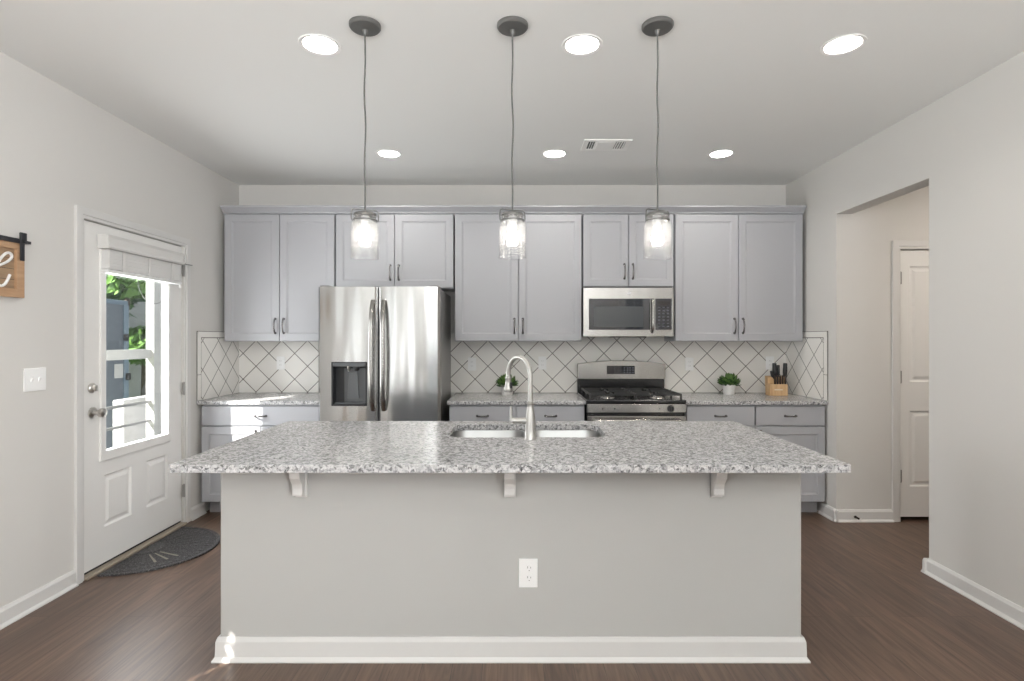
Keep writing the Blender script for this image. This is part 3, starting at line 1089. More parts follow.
nz.build('ice_chute', 'black_plastic', DSP, smooth=40)
MB().box(DX0 + 0.016, DX1 - 0.016, FY + 0.004, FY + 0.056, DZ0 + 0.010, DZ0 + 0.018).build('drip_tray', 'dispenser_grey', DSP)
for (d, px) in ((LD, 371.5), (RD, 382.3)):
    hx = PX(px, FY - 0.05)
    sgn = -1 if d is LD else 1
    pts = []
    for k in range(21):
        t = -1 + 2 * k / 20
        z = 1.248 + t * 0.41
        pts.append((hx + sgn * 0.004 * (1 - t * t), FY - 0.004 - 0.046 * (1 - t ** 6) - 0.016 * (1 - t * t), z))
    hb = MB()
    hb.tube(pts, [0.0115] * 21, 14, flat=1.45)
    for t in (-1, 1):
        hb.lathe([(0.014, 0.018), (0.013, -0.004)], (hx, FY, 1.248 + t * 0.40), 14, 'Y')
    hb.build('handle', 'steel_sheet', d, smooth=50)
for x in (FX0 + 0.05, FX1 - 0.05):
    MB().box(x - 0.035, x + 0.035, FY + 0.02, FY + 0.16, FZ1 - 0.004, FZ1 + 0.012).build('hinge_cover', 'fridge_side', FR, bevel=0.004)


def text(body, size, loc, rot, m, parent, name, depth=0.0006):
    c = bpy.data.curves.new(name, 'FONT')
    c.body = body
    c.size = size
    c.extrude = depth
    c.align_x = 'CENTER'
    c.align_y = 'CENTER'
    o = bpy.data.objects.new(name, c)
    COL.objects.link(o)
    me = bpy.data.meshes.new_from_object(o)
    bpy.data.objects.remove(o)
    o = bpy.data.objects.new(name, me)
    COL.objects.link(o)
    me.materials.clear()
    me.materials.append(MATS[m])
    if parent:
        o.parent = parent
        off = Vector((0, 0, 0))
        p = parent
        while p is not None:
            off += p.location
            p = p.parent
        o.location = Vector(loc) - off
    else:
        o.location = loc
    o.rotation_euler = rot
    return o


text('LG', 0.017, (PX(325.6, FY), FY + 0.0085, PZ(291.3, FY)), (PI / 2, 0, 0), 'hinge_steel', LD, 'maker_mark')
rg = MB()
lx, lz = PX(322.4, FY), PZ(291.3, FY)
rg.tube([(lx + 0.006 * math.cos(2 * PI * k / 16), FY + 0.009, lz + 0.006 * math.sin(2 * PI * k / 16)) for k in range(17)], 0.0009, 5)
rg.build('maker_emblem', 'hinge_steel', LD)

# ------------------------------------------------------------------ microwave
MY = 4.47
MX0, MX1, MZ0, MZ1 = PX(583.3, MY), PX(673.8, MY), PZ(336.5, MY), PZ(288, MY)
MW = thing('microwave', ((MX0 + MX1) / 2, 4.66, MZ0), 'stainless over the range microwave with black glass door', 'microwave')
MB().box(MX0 + 0.004, MX1 - 0.004, MY + 0.028, BY - 0.0145, MZ0 + 0.004, 1.80).build('microwave_body', 'black_plastic', MW)
mxp = PX(656.0, MY)
wx0, wx1, wz0, wz1 = PX(589.0, MY), PX(650.3, MY), PZ(329.7, MY), PZ(298.8, MY)
cx0, cx1 = PX(655.5, MY), PX(671.8, MY)
mb = MB()
mb.grid([MX0, MX1], [MZ0, MZ1 + 0.003], [(wx0, wx1, wz0, wz1), (cx0, cx1, wz0, wz1)], MY, MY + 0.03)
MDo = mb.build('microwave_door', 'steel_sheet', MW, bevel=0.002)
MB().box(wx0, wx1, MY + 0.003, MY + 0.02, wz0, wz1).build('door_glass', 'black_glass', MDo)
MB().box(PX(593.5, MY), PX(643.5, MY), MY + 0.0015, MY + 0.01, PZ(327, MY), PZ(306.5, MY)).build('door_window', 'window_grey', MDo)
CP = MB().box(cx0, cx1, MY + 0.002, MY + 0.02, wz0, wz1).build('control_panel', 'black_glass', MW)
for r in range(7):
    for c in range(3):
        kx = cx0 + 0.030 + 0.036 * c
        kz = wz1 - 0.070 - 0.026 * r
        if kz < wz0 + 0.012:
            continue
        MB().box(kx - 0.009, kx + 0.009, MY + 0.0012, MY + 0.003, kz - 0.004, kz + 0.004).build('key', 'key_grey', CP)
MB().box(cx0 + 0.016, cx1 - 0.016, MY + 0.0014, MY + 0.003, wz1 - 0.050, wz1 - 0.022).build('display', 'display', CP)
hx = PX(653.0, MY - 0.03)
hp = [(hx, MY - 0.004 - 0.036 * (1 - abs(t) ** 5), (wz0 + wz1) / 2 - 0.012 + t * 0.135) for t in [-1 + 2 * k / 16 for k in range(17)]]
MB().tube(hp, 0.0115, 12).build('handle', 'steel_sheet', MDo, smooth=50)
bx, bz = PX(629.3, MY), PZ(293.3, MY)
MB().lathe([(0.0145, 0.002), (0.0145, -0.002), (0.0125, -0.003), (0.0, -0.003)], (bx, MY, bz), 24, 'Y').build('badge', 'badge', MDo)
rg = MB()
rg.tube([(bx + 0.010 * math.cos(2 * PI * k / 20), MY - 0.0034, bz + 0.010 * math.sin(2 * PI * k / 20)) for k in range(21)], 0.0008, 5)
rg.tube([(bx + 0.005 * math.cos(t) * (1 + 0.3 * math.sin(3 * t)), MY - 0.0034, bz + 0.005 * math.sin(t)) for t in [2 * PI * k / 20 for k in range(17)]], 0.0008, 5)
rg.build('badge_emblem', 'hinge_steel', MDo)
MB().box(MX0 + 0.22, MX1 - 0.22, MY + 0.02, MY + 0.10, MZ0 - 0.008, MZ0 + 0.006).build('vent_strip', 'black_plastic', MW)
MB().box(MX0 + 0.03, MX1 - 0.03, MY + 0.12, BY - 0.05, MZ0 - 0.001, MZ0 + 0.006).build('underside_panel', 'fridge_side', MW)

# ------------------------------------------------------------------ stove
RX0, RX1, RY = 0.566, 1.326, 4.185
ST = thing('gas_stove', ((RX0 + RX1) / 2, 4.5, 0), 'stainless and black gas stove under the microwave', 'stove')
MB().box(RX0, RX1, RY + 0.035, BY - 0.02, 0.02, 0.893).build('stove_body', 'black_enamel', ST)
CKT = MB().rings(RX0 - 0.002, RX1 + 0.002, 0, 1, [(0, 0)]) if False else None
ck = MB()
ck.box(RX0 - 0.002, RX1 + 0.002, RY, BY - 0.09, 0.874, 0.902)
CK = ck.build('cooktop', 'black_enamel', ST, bevel=0.006, seg=3)
# burners, grates
for bxx in (RX0 + 0.185, RX1 - 0.185):
    for byy in (RY + 0.17, RY + 0.44):
        b = MB().lathe([(0.060, 0.0), (0.056, 0.008), (0.040, 0.012), (0.040, 0.018)], (bxx, byy, 0.902), 28).build('burner', 'steel_sheet', ST, smooth=40)
        MB().lathe([(0.036, 0.0), (0.038, 0.004), (0.034, 0.010), (0.0, 0.011)], (bxx, byy, 0.920), 28).build('burner_cap', 'cast_iron', b, smooth=40)
for s, gx0, gx1 in ((0, RX0 + 0.03, (RX0 + RX1) / 2 - 0.004), (1, (RX0 + RX1) / 2 + 0.004, RX1 - 0.03)):
    g = MB()
    y0, y1 = RY + 0.035, BY - 0.13
    gz = 0.941
    r = 0.0065
    ym = (y0 + y1) / 2
    xm = (gx0 + gx1) / 2

    def bar(a, b):
        d = 0.0062
        x0_, x1_ = min(a[0], b[0]) - d, max(a[0], b[0]) + d
        y0_, y1_ = min(a[1], b[1]) - d, max(a[1], b[1]) + d
        g.box(x0_, x1_, y0_, y1_, gz - 0.008, gz + 0.006)
    for yy in (y0, ym, y1):
        bar((gx0, yy), (gx1, yy))
    for xx in (gx0, gx1):
        bar((xx, y0), (xx, y1))
    for yy in (RY + 0.17, RY + 0.44):
        for sx in (-1, 1):
            bar((xm + sx * 0.045, yy), (gx0 if sx < 0 else gx1, yy))
        bar((xm, yy + 0.045), (xm, yy + 0.125))
        bar((xm, yy - 0.045), (xm, yy - 0.125))
    for xx in (gx0, gx1):
        for yy in (y0, ym, y1):
            g.box(xx - 0.007, xx + 0.007, yy - 0.007, yy + 0.007, 0.900, gz)
    g.build('grate', 'cast_iron', ST, bevel=0.002)
# front strip with knobs
strip = MB()
strip.prism([(RY + 0.004, 0.803), (RY - 0.006, 0.808), (RY - 0.002, 0.872), (RY + 0.040, 0.872), (RY + 0.040, 0.803)], 0, RX0, RX1)
STR = strip.build('control_strip', 'steel_sheet', ST, bevel=0.002)
kx, kz = PX(671.2, RY - 0.02), PZ(408.8, RY - 0.02)
kb = MB()
kb.lathe([(0.026, 0.004), (0.026, -0.004), (0.022, -0.008), (0.019, -0.030), (0.0, -0.031)], (kx, RY - 0.004, kz), 24, 'Y')
kb.box(kx - 0.005, kx + 0.005, RY - 0.044, RY - 0.030, kz - 0.018, kz + 0.018)
kb.build('knob', 'black_plastic', STR, smooth=40)
for px in (602.5, 614.4, 659.2):
    MB().lathe([(0.0055, 0.004), (0.0055, -0.003), (0.0, -0.003)], (PX(px, RY), RY - 0.005, PZ(408.7, RY)), 14, 'Y').build('indicator_mark', 'black_plastic', STR)
# oven door and drawer
OD = MB().box(RX0 + 0.003, RX1 - 0.003, RY - 0.012, RY + 0.034, 0.20, 0.782).build('oven_door', 'steel_sheet', ST, bevel=0.004)
MB().box(RX0 + 0.11, RX1 - 0.11, RY - 0.0135, RY, 0.33, 0.62).build('oven_window', 'black_glass', OD)
oh = MB()
oh.tube([(RX0 + 0.05, RY - 0.012, 0.745), (RX0 + 0.052, RY - 0.045, 0.748), (RX0 + 0.075, RY - 0.058, 0.75), (RX1 - 0.075, RY - 0.058, 0.75), (RX1 - 0.052, RY - 0.045, 0.748), (RX1 - 0.05, RY - 0.012, 0.745)], 0.013, 12)
oh.build('oven_handle', 'steel_sheet', OD, smooth=50)
MB().box(RX0 + 0.003, RX1 - 0.003, RY - 0.008, RY + 0.034, 0.055, 0.192).build('drawer', 'steel_sheet', ST, bevel=0.004)
# back guard
gy = BY - 0.085
MB().box(RX0, RX1, gy + 0.004, BY - 0.015, 0.88, PZ(379.3, gy)).build('back_riser', 'black_enamel', ST)
z0, zs, zc = PZ(379.3, gy - 0.02), PZ(364.0, gy - 0.02), PZ(360.5, gy - 0.02)
top = [(RX0 + (RX1 - RX0) * k / 24, zs + (zc - zs) * (1 - (2 * k / 24 - 1) ** 2)) for k in range(25)]
poly = [(RX0, z0), (RX1, z0)] + top[::-1]
guard = MB().prism(poly, 1, gy - 0.02, BY - 0.016)
BG = guard.build('back_guard', 'steel_sheet', ST, bevel=0.005, seg=3)
dz0, dz1 = PZ(374.0, gy), PZ(365.6, gy)
PNL = MB().box(PX(606.8, gy - 0.02), PX(634.8, gy - 0.02), gy - 0.022, gy, dz0, dz1).build('display', 'black_glass', BG)
for r in range(3):
    for c in range(4):
        kx = PX(624.5 + 2.8 * c, gy - 0.02)
        kz = dz0 + 0.015 + 0.020 * r
        MB().box(kx - 0.006, kx + 0.006, gy - 0.0228, gy - 0.021, kz - 0.004, kz + 0.004).build('key', 'key_grey', PNL)

# ------------------------------------------------------------------ island
IX0, IX1, IYF, IYB = -1.252, 1.234, 2.335, 3.12
ISL = thing('kitchen_island', (0, 2.67, 0), 'large greige kitchen island with white baseboard in the middle of the room', 'kitchen island')
body = MB(Matrix(((1, 0, 0, 0), (0, 0, 1, 0), (0, -1, 0, 0), (0, 0, 0, 1))))
body.grid([IX0, IX1], [IYF, IYB], [(IX0 + 0.10, IX1 - 0.10, IYF + 0.10, IYB - 0.022)], -(CT - 0.03), 0.0)
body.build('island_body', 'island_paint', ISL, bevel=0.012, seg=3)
for k in range(4):
    a = IX0 + 0.13 + k * 0.555
    mm = Matrix(((-1, 0, 0, 0), (0, -1, 0, 0), (0, 0, 1, 0), (0, 0, 0, 1)))
    MB(mm).front_panel(-a - 0.545, -a, 0.12, 0.85, -IYB - 0.02, 0.020).build('door', 'cabinet_grey', ISL)
bb = [(0, 0), (0.024, 0), (0.024, 0.006), (0.014, 0.020), (0.012, 0.082), (0.006, 0.100), (0, 0.100)]
mb = MB()
L = []
for (d, z) in bb:
    L.append([mb.v(p) for p in ((IX0 - d, IYB, z), (IX0 - d, IYF - d, z), (IX1 + d, IYF - d, z), (IX1 + d, IYB, z))])
for A, B in zip(L, L[1:]):
    for i in range(3):
        mb.face([A[i], A[i + 1], B[i + 1], B[i]])
mb.build('baseboard', 'trim_white', ISL)
for cxm in (PX(300.7, 2.335) + 0.003, PX(509.3, 2.253), PX(722.6, 2.253)):
    c = MB()
    yb = IYF
    prof = [(yb, CT - 0.03), (yb - 0.082, CT - 0.03), (yb - 0.082, 0.850), (yb - 0.078, 0.845), (yb - 0.080, 0.815), (yb - 0.076, 0.792), (yb - 0.062, 0.776), (yb - 0.050, 0.762), (yb - 0.045, 0.742), (yb - 0.047, 0.720), (yb - 0.046, 0.712), (yb, 0.700)]
    c.prism(prof, 0, cxm - 0.0215, cxm + 0.0215)
    C = c.build('corbel', 'trim_white', ISL, bevel=0.002)
    MB().box(cxm - 0.0215, cxm + 0.0275, yb - 0.012, yb, 0.697, CT - 0.03).build('back_plate', 'trim_white', C, bevel=0.002)

# sink opening: a hole with rounded ends in the island top
SX0, SX1, SYF, SYB = -0.321, 0.464, 2.652, 3.055


def island_top():
    mb = MB()
    bm = mb.bm
    edges = []

    def loop(pts):
        vs = [bm.verts.new((p[0], p[1], CT)) for p in pts]
        for i in range(len(vs)):
            edges.append(bm.edges.new((vs[i], vs[(i + 1) % len(vs)])))

    def rr(x0, x1, y0, y1, r, n=6):
        out = []
        for (cx_, cy_, a0) in ((x1 - r, y0 + r, -PI / 2), (x1 - r, y1 - r, 0), (x0 + r, y1 - r, PI / 2), (x0 + r, y0 + r, PI)):
            for k in range(n + 1):
                a = a0 + PI / 2 * k / n
                out.append((cx_ + r * math.cos(a), cy_ + r * math.sin(a)))
        return out
    loop(rr(-1.307, 1.285, 2.071, 3.182, 0.012, 4))
    loop(rr(SX0, SX1, SYF, SYB, 0.075))
    g = bmesh.ops.triangle_fill(bm, use_beauty=True, edges=edges)
    faces = [f for f in g['geom'] if isinstance(f, bmesh.types.BMFace)]
    ex = bmesh.ops.extrude_face_region(bm, geom=faces)
    for vv in ex['geom']:
        if isinstance(vv, bmesh.types.BMVert):
            vv.co.z -= 0.030
    return mb


tag(island_top().build('countertop', 'granite', origin=(0, 2.6, CT - 0.03), bevel=0.004), 'large speckled granite countertop on the island, cut out for the sink', 'countertop', 'speckled granite countertops')

SK = thing('kitchen_sink', ((SX0 + SX1) / 2, (SYF + SYB) / 2, 0.68), 'stainless double bowl sink set into the island countertop', 'sink')
DIV = PX(521, 2.85) + 0.03
for (a, b) in ((SX0 - 0.008, DIV - 0.012), (DIV + 0.012, SX1 + 0.008)):
    mb = MB()
    y0, y1 = SYF - 0.008, SYB + 0.008

    def rrl(ins, z, r):
        out = []
        x0_, x1_, y0_, y1_ = a + ins, b - ins, y0 + ins, y1 - ins
        for (cx_, cy_, a0) in ((x1_ - r, y0_ + r, -PI / 2), (x1_ - r, y1_ - r, 0), (x0_ + r, y1_ - r, PI / 2), (x0_ + r, y0_ + r, PI)):
            for k in range(7):
                t = a0 + PI / 2 * k / 6
                out.append(mb.v((cx_ + r * math.cos(t), cy_ + r * math.sin(t), z)))
        return out
    loops = [rrl(-0.012, 0.8625, 0.085), rrl(0.0, 0.8625, 0.075), rrl(0.004, 0.854, 0.073), rrl(0.010, 0.70, 0.07), rrl(0.035, 0.672, 0.05), rrl(0.10, 0.666, 0.03)]
    for A, B in zip(loops, loops[1:]):
        for i in range(28):
            mb.face([A[i], A[(i + 1) % 28], B[(i + 1) % 28], B[i]])
    mb.face(loops[-1])
    o = mb.build('basin', 'steel_sink', SK, smooth=50)
    md = o.modifiers.new('thick', 'SOLIDIFY')
    md.thickness = 0.0015
    md.offset = -1
    dc = ((a + b) / 2, (y0 + y1) / 2, 0.666)
    MB().lathe([(0.045, 0.0005), (0.045, 0.003), (0.036, 0.003), (0.030, 0.001), (0.0, 0.001)], dc, 24).build('drain', 'nickel', o, smooth=40)
MB().box(DIV - 0.013, DIV + 0.013, SYF + 0.0, SYB - 0.0, 0.826, 0.846).build('divider', 'steel_sink', SK, bevel=0.006, seg=3)

# ------------------------------------------------------------------ faucet
fx, fy = PX(530.3, 2.605), 2.605
FC = thing('faucet', (fx, fy, CT), 'tall brushed nickel gooseneck faucet standing at the island sink', 'faucet')
fb = MB()
fb.lathe([(0.031, 0.0), (0.031, 0.006), (0.027, 0.012), (0.026, 0.05), (0.0255, 0.085), (0.021, 0.12), (0.016, 0.15), (0.0145, 0.165), (0.017, 0.168), (0.017, 0.174), (0.0125, 0.177)], (fx, fy, CT), 28)
fb.build('base', 'faucet_nickel', FC, smooth=50)
dirv = Vector((-0.62, 0.78, 0)).normalized()
tipx, tipy = PX(508.3, 2.745), 2.745
span = Vector((tipx - fx, tipy - fy, 0))
rad = span.length / 2
ztop = PZ(354.5, 2.67) - 0.012
zarc = ztop - rad * 1.0
pts = [(fx, fy, CT + 0.170), (fx, fy, 1.13), (fx, fy, zarc - 0.02)]
for k in range(17):
    t = PI * k / 16
    p = Vector((fx, fy, 0)) + span * (0.5 * (1 - math.cos(t)))
    pts.append((p.x, p.y, zarc + rad * math.sin(t)))
endp = Vector(pts[-1])
pts.append((endp.x, endp.y, endp.z - 0.025))
MB().tube(pts, 0.0118, 16).build('spout', 'faucet_nickel', FC, smooth=60)
zs = endp.z - 0.012
ztip = PZ(392.0, 2.745)
sh = MB()
sh.lathe([(0.0125, zs), (0.0165, zs - 0.004), (0.0165, zs - 0.010), (0.0135, zs - 0.014), (0.0165, zs - 0.045), (0.022, ztip + 0.022), (0.022, ztip + 0.004), (0.018, ztip), (0.0, ztip)], (endp.x, endp.y, 0), 24)
SH = sh.build('spray_head', 'faucet_nickel', FC, smooth=50)
MB().box(endp.x + 0.008, endp.x + 0.020, endp.y - 0.024, endp.y - 0.012, ztip + 0.02, ztip + 0.05).build('spray_button', 'black_plastic', SH, bevel=0.003)
hd = MB()
hz = PZ(420.5, 2.605)
hd.tube([(fx - 0.018, fy, hz - 0.003), (fx - 0.045, fy, hz), (fx - 0.085, fy, hz)], [0.017, 0.0135, 0.014], 16)
H = hd.build('handle', 'faucet_nickel', FC, smooth=50)
hx = PX(511.0, 2.605)
MB().tube([(hx + 0.003, fy, hz - 0.004), (hx, fy, hz + 0.02), (hx + 0.002, fy - 0.003, PZ(406.5, 2.605))], [0.010, 0.0075, 0.006], 12).build('lever', 'faucet_nickel', H, smooth=50)

# outlet on the island face
ox, oz = PX(528.2, IYF), PZ(572.7, IYF)
OI = thing('wall_outlet', (ox, IYF, oz - 0.06), 'white duplex outlet low on the front of the island', 'outlet')
MB().box(ox - 0.040, ox + 0.040, IYF - 0.006, IYF, oz - 0.061, oz + 0.061).build('cover_plate', 'plate_white', OI, bevel=0.002)
for dz in (-0.021, 0.021):
    s = MB().lathe([(0.0165, 0.0), (0.0165, -0.003), (0.0, -0.003)], (ox + 0.004, IYF - 0.006, oz + dz), 20, 'Y').build('socket_face', 'plate_white', OI)
    for dx, hh in ((-0.0065, 0.0045), (0.0065, 0.0035)):
        MB().box(ox + 0.004 + dx - 0.0014, ox + 0.004 + dx + 0.0014, IYF - 0.0095, IYF - 0.0085, oz + dz + 0.001, oz + dz + 0.001 + 2 * hh).build('socket_slot', 'socket_grey', s)
    MB().lathe([(0.0024, 0.0005), (0.0024, -0.0006)], (ox + 0.004, IYF - 0.009, oz + dz - 0.008), 10, 'Y').build('ground_hole', 'socket_grey', s)

# ------------------------------------------------------------------ plants and knife block


def plant(px, py_base, y, r_pot, h_pot, label, nleaf):
    x = PX(px, y)
    t = thing('potted_succulent', (x, y, CT), label, 'potted plant', 'small succulents on the back counter')
    MB().lathe([(r_pot * 0.80, 0.0), (r_pot * 0.84, 0.004), (r_pot, h_pot), (r_pot * 0.92, h_pot), (r_pot * 0.90, h_pot - 0.012), (0.0, h_pot - 0.012)], (x, y, CT), 28).build('pot', 'pot_white', t, smooth=40)
    rnd = random.Random(int(px))
    for part, m, n, dark in (('foliage', 'leaf_green', nleaf, 0), ('inner_foliage', 'leaf_dark', nleaf // 2, 1)):
        mb = MB()
        for k in range(n):
            az = rnd.uniform(0, 2 * PI)
            el = rnd.uniform(0.05, 1.45) if not dark else rnd.uniform(-0.2, 0.7)
            base = Vector((x + 0.3 * r_pot * math.cos(az), y + 0.3 * r_pot * math.sin(az), CT + h_pot - 0.010 + 0.018 * rnd.random()))
            d = Vector((math.cos(az) * math.cos(el), math.sin(az) * math.cos(el), math.sin(el)))
            ln = r_pot * rnd.uniform(1.25, 1.75) * (1.0 if not dark else 0.95)
            w = ln * rnd.uniform(0.16, 0.22)
            side = d.cross(Vector((0, 0, 1)))
            side = side.normalized() if side.length > 1e-3 else Vector((1, 0, 0))
            up = side.cross(d).normalized()
            rows = []
            for (s, ww, lift) in ((0.0, 0.35, 0.0), (0.35, 0.9, 0.03), (0.65, 1.0, 0.08), (0.88, 0.6, 0.15)):
                c = base + d * ln * s + up * ln * lift
                rows.append([mb.v(c - side * w * ww), mb.v(c - up * w * 0.45 * ww), mb.v(c + side * w * ww), mb.v(c + up * w * 0.25 * ww)])
            tip = mb.v(base + d * ln + up * ln * 0.2)
            for A, B in zip(rows, rows[1:]):
                for i in range(4):
                    mb.face([A[i], A[(i + 1) % 4], B[(i + 1) % 4], B[i]])
            for i in range(4):
                mb.face([rows[-1][i], rows[-1][(i + 1) % 4], tip])
            mb.face(rows[0][::-1])
        mb.build(part, m, t)
    return t


plant(729.0, 394, 4.70, 0.054, 0.090, 'small green succulent in a white pot, right of the stove', 150)
plant(507.0, 394, 4.66, 0.055, 0.088, 'small green succulent in a white pot behind the faucet', 130)

ky = 4.60
kx0, kx1 = PX(770.5, ky), PX(787.6, ky)
KB = thing('knife_block', ((kx0 + kx1) / 2, ky + 0.06, CT), 'light wood knife block on the counter right of the stove', 'knife block')
zb = CT
zf = PZ(384.3, ky)
zbk = PZ(377.5, ky + 0.03)
MB().prism([(ky, zb), (ky + 0.085, zb), (ky + 0.100, zbk + 0.012), (ky + 0.045, zbk), (ky + 0.040, zf), (ky, zf)], 0, kx0 - 0.004, kx1 + 0.004).build('block', 'block_wood', KB, bevel=0.004)
MB().box((kx0 + kx1) / 2 - 0.038, (kx0 + kx1) / 2 + 0.030, ky - 0.0015, ky + 0.002, zb + 0.045, zb + 0.056).build('label_strip', 'label_pale', KB)


def knife(name, px, ztop, ln, rr, lean, label, m, y0, group, tilt=0.0):
    x = PX(px, y0)
    t = thing(name, (x, y0, ztop - ln), label, 'knife', group)
    zbot = ztop - ln
    hb = MB()
    n = 9
    pts, rs = [], []
    for k in range(n):
        s = k / (n - 1)
        pts.append((x + lean * (s) * ln, y0 - tilt * s * ln, zbot + ln * s))
        rs.append(rr * (0.75 + 0.35 * math.sin(PI * (0.15 + 0.8 * s)) + (0.12 if s > 0.85 else 0)))
    hb.tube(pts, rs, 10, flat=1.35)
    hb.build('handle', m, t, smooth=50)
    MB().box(x - rr * 0.35, x + rr * 0.35, y0 - 0.009, y0 + 0.009, zbot - 0.05, zbot + 0.004).build('blade', 'steel_blade', t)
    return t


kn_y = ky + 0.055
G1 = 'black handled knives in the knife block'
knife('kitchen_knife', 773.3, PZ(371.0, kn_y), 0.066, 0.0105, -0.28, 'short black handled knife leaning out at the left of the knife block', 'knife_black', kn_y, G1)
knife('kitchen_knife', 774.6, PZ(363.2, kn_y), 0.120, 0.0160, -0.02, 'tallest thick black handled knife at the left of the knife block', 'knife_black', kn_y + 0.016, G1)
knife('kitchen_knife', 778.2, PZ(365.0, kn_y), 0.105, 0.0110, 0.0, 'slim black handled knife in the middle of the knife block', 'knife_black', kn_y + 0.012, G1)
knife('kitchen_knife', 784.8, PZ(363.2, kn_y), 0.118, 0.0150, 0.03, 'thick black handled knife at the right end of the knife block', 'knife_black', kn_y + 0.016, G1)
for k, px in enumerate((775.0, 777.6, 780.2, 782.7, 785.4)):
    knife('steak_knife', px, PZ(376.0, ky + 0.02) + 0.006 * (k % 2), 0.074, 0.0070, 0.0, 'dark brown steak knife handle in the front row of the knife block', 'knife_brown', ky + 0.02, 'steak knives in the front row of the knife block')

# ------------------------------------------------------------------ pendants
PY = 2.386


def pendant(px, label, proto=None):
    x = PX(px, PY)
    if proto is not None:
        return dup(proto, (x, PY, CZ), label)
    t = thing('pendant_light', (x, PY, CZ), label, 'pendant light', 'glass jar pendants over the island')
    MB().lathe([(0.068, 0.0), (0.068, -0.010), (0.062, -0.017), (0.030, -0.020), (0.012, -0.024), (0.010, -0.040), (0.006, -0.046)], (x, PY, CZ), 40).build('canopy', 'canopy_bronze', t, smooth=40)
    zj = 1.922
    n = 30
    pts = []
    for k in range(n + 1):
        s = k / n
        pts.append((x + 0.0028 * math.sin(s * 15) * math.sin(PI * s) , PY + 0.002 * math.sin(s * 11 + 1) * math.sin(PI * s), CZ - 0.04 + (zj - CZ + 0.045) * s))
    MB().tube(pts, 0.0038, 8).build('cord', 'cord_grey', t, smooth=60)
    cap = MB()
    cap.lathe([(0.010, zj + 0.006), (0.020, zj), (0.046, zj - 0.004), (0.049, zj - 0.010), (0.049, zj - 0.014), (0.046, zj - 0.016)], (x, PY, 0), 36)
    CAP = cap.build('lid', 'jar_metal', t, smooth=40)
    soc = MB()
    soc.lathe([(0.017, zj - 0.016), (0.019, zj - 0.030), (0.019, zj - 0.062), (0.015, zj - 0.066)], (x, PY, 0), 20)
    soc.build('socket', 'plate_white', t, smooth=40)
    jar = MB()
    zb = 1.722
    jar.lathe([(0.047, zj - 0.016), (0.047, zj - 0.022), (0.050, zj - 0.025), (0.047, zj - 0.029), (0.047, zj - 0.038), (0.052, zj - 0.045), (0.0575, zj - 0.056), (0.059, zj - 0.07), (0.059, zb + 0.012), (0.061, zb + 0.004), (0.060, zb), (0.056, zb + 0.001), (0.0555, zb + 0.012), (0.0555, zj - 0.07), (0.053, zj - 0.056), (0.044, zj - 0.040), (0.044, zj - 0.016)], (x, PY, 0), 44, closed_ends=False)
    jar.build('glass_jar', 'jar_glass', t, smooth=60)
    MB().tube([(x + 0.050 * math.cos(2 * PI * k / 36), PY + 0.050 * math.sin(2 * PI * k / 36), zj - 0.036) for k in range(37)], 0.0036, 8).build('wire_ring', 'jar_metal', t, smooth=60)
    w = 0.056
    a = math.radians(18)
    bail = [(-w, zj - 0.036), (-w * 1.03, zj - 0.02), (-w, zj + 0.006), (-w * 0.85, zj + 0.012), (w * 0.85, zj + 0.010), (w, zj + 0.003), (w * 1.03, zj - 0.02), (w, zj - 0.036)]
    MB().tube([(x + q * math.cos(a), PY + q * math.sin(a), z) for q, z in bail], 0.0032, 8).build('bail_wire', 'jar_metal', t, smooth=60)
    bl = MB()
    bl.lathe([(0.012, zj - 0.064), (0.014, zj - 0.074), (0.022, zj - 0.092), (0.027, zj - 0.110), (0.0255, zj - 0.128), (0.016, zj - 0.142), (0.0, zj - 0.146)], (x, PY, 0), 24)
    bl.build('bulb', 'bulb_glow', t, smooth=60)
    return t


pen = pendant(365, 'glass jar pendant light over the left part of the island, before the fridge')
pendant(512.5, 'glass jar pendant light hanging over the faucet, middle of three', pen)
pendant(657.5, 'glass jar pendant light hanging in front of the microwave', pen)

# ------------------------------------------------------------------ ceiling cans and vent
CL = ['recessed ceiling light nearest the left wall and the camera', 'recessed ceiling light between the middle and microwave side pendants, near the camera', 'recessed ceiling light nearest the right wall and the camera',
      'recessed ceiling light in the far row, above the fridge', 'recessed ceiling light in the far row, beside the ceiling vent', 'recessed ceiling light in the far row, above the cabinet right of the microwave']
first = None
for (x, y), lab in zip(CANS, CL):
    if first is None:
        t = thing('recessed_light', (x, y, CZ), lab, 'ceiling light', 'recessed lights in the ceiling')
        MB().lathe([(0.076, 0.002), (0.078, -0.001), (0.094, -0.0035), (0.096, 0.0), (0.096, 0.001)], (x, y, CZ), 40, closed_ends=False).build('trim_ring', 'vent_white', t, smooth=40)
        MB().lathe([(0.077, 0.0), (0.068, 0.050), (0.066, 0.060)], (x, y, CZ), 40, closed_ends=False).build('baffle', 'can_baffle', t, smooth=40)
        MB().lathe([(0.0, 0.055), (0.067, 0.055), (0.067, 0.075), (0.0, 0.075)], (x, y, CZ), 40, closed_ends=False).build('lens', 'lens_glow', t)
        first = t
    else:
        t = dup(first, (x, y, CZ), lab)
    area('can_lamp', (x, y, CZ + 0.045), (0, 0, -1), 0.12, 0.12, CAN_E * (1.0 if y < 3 else 1.15), (1.0, 0.95, 0.88), 'DISK')

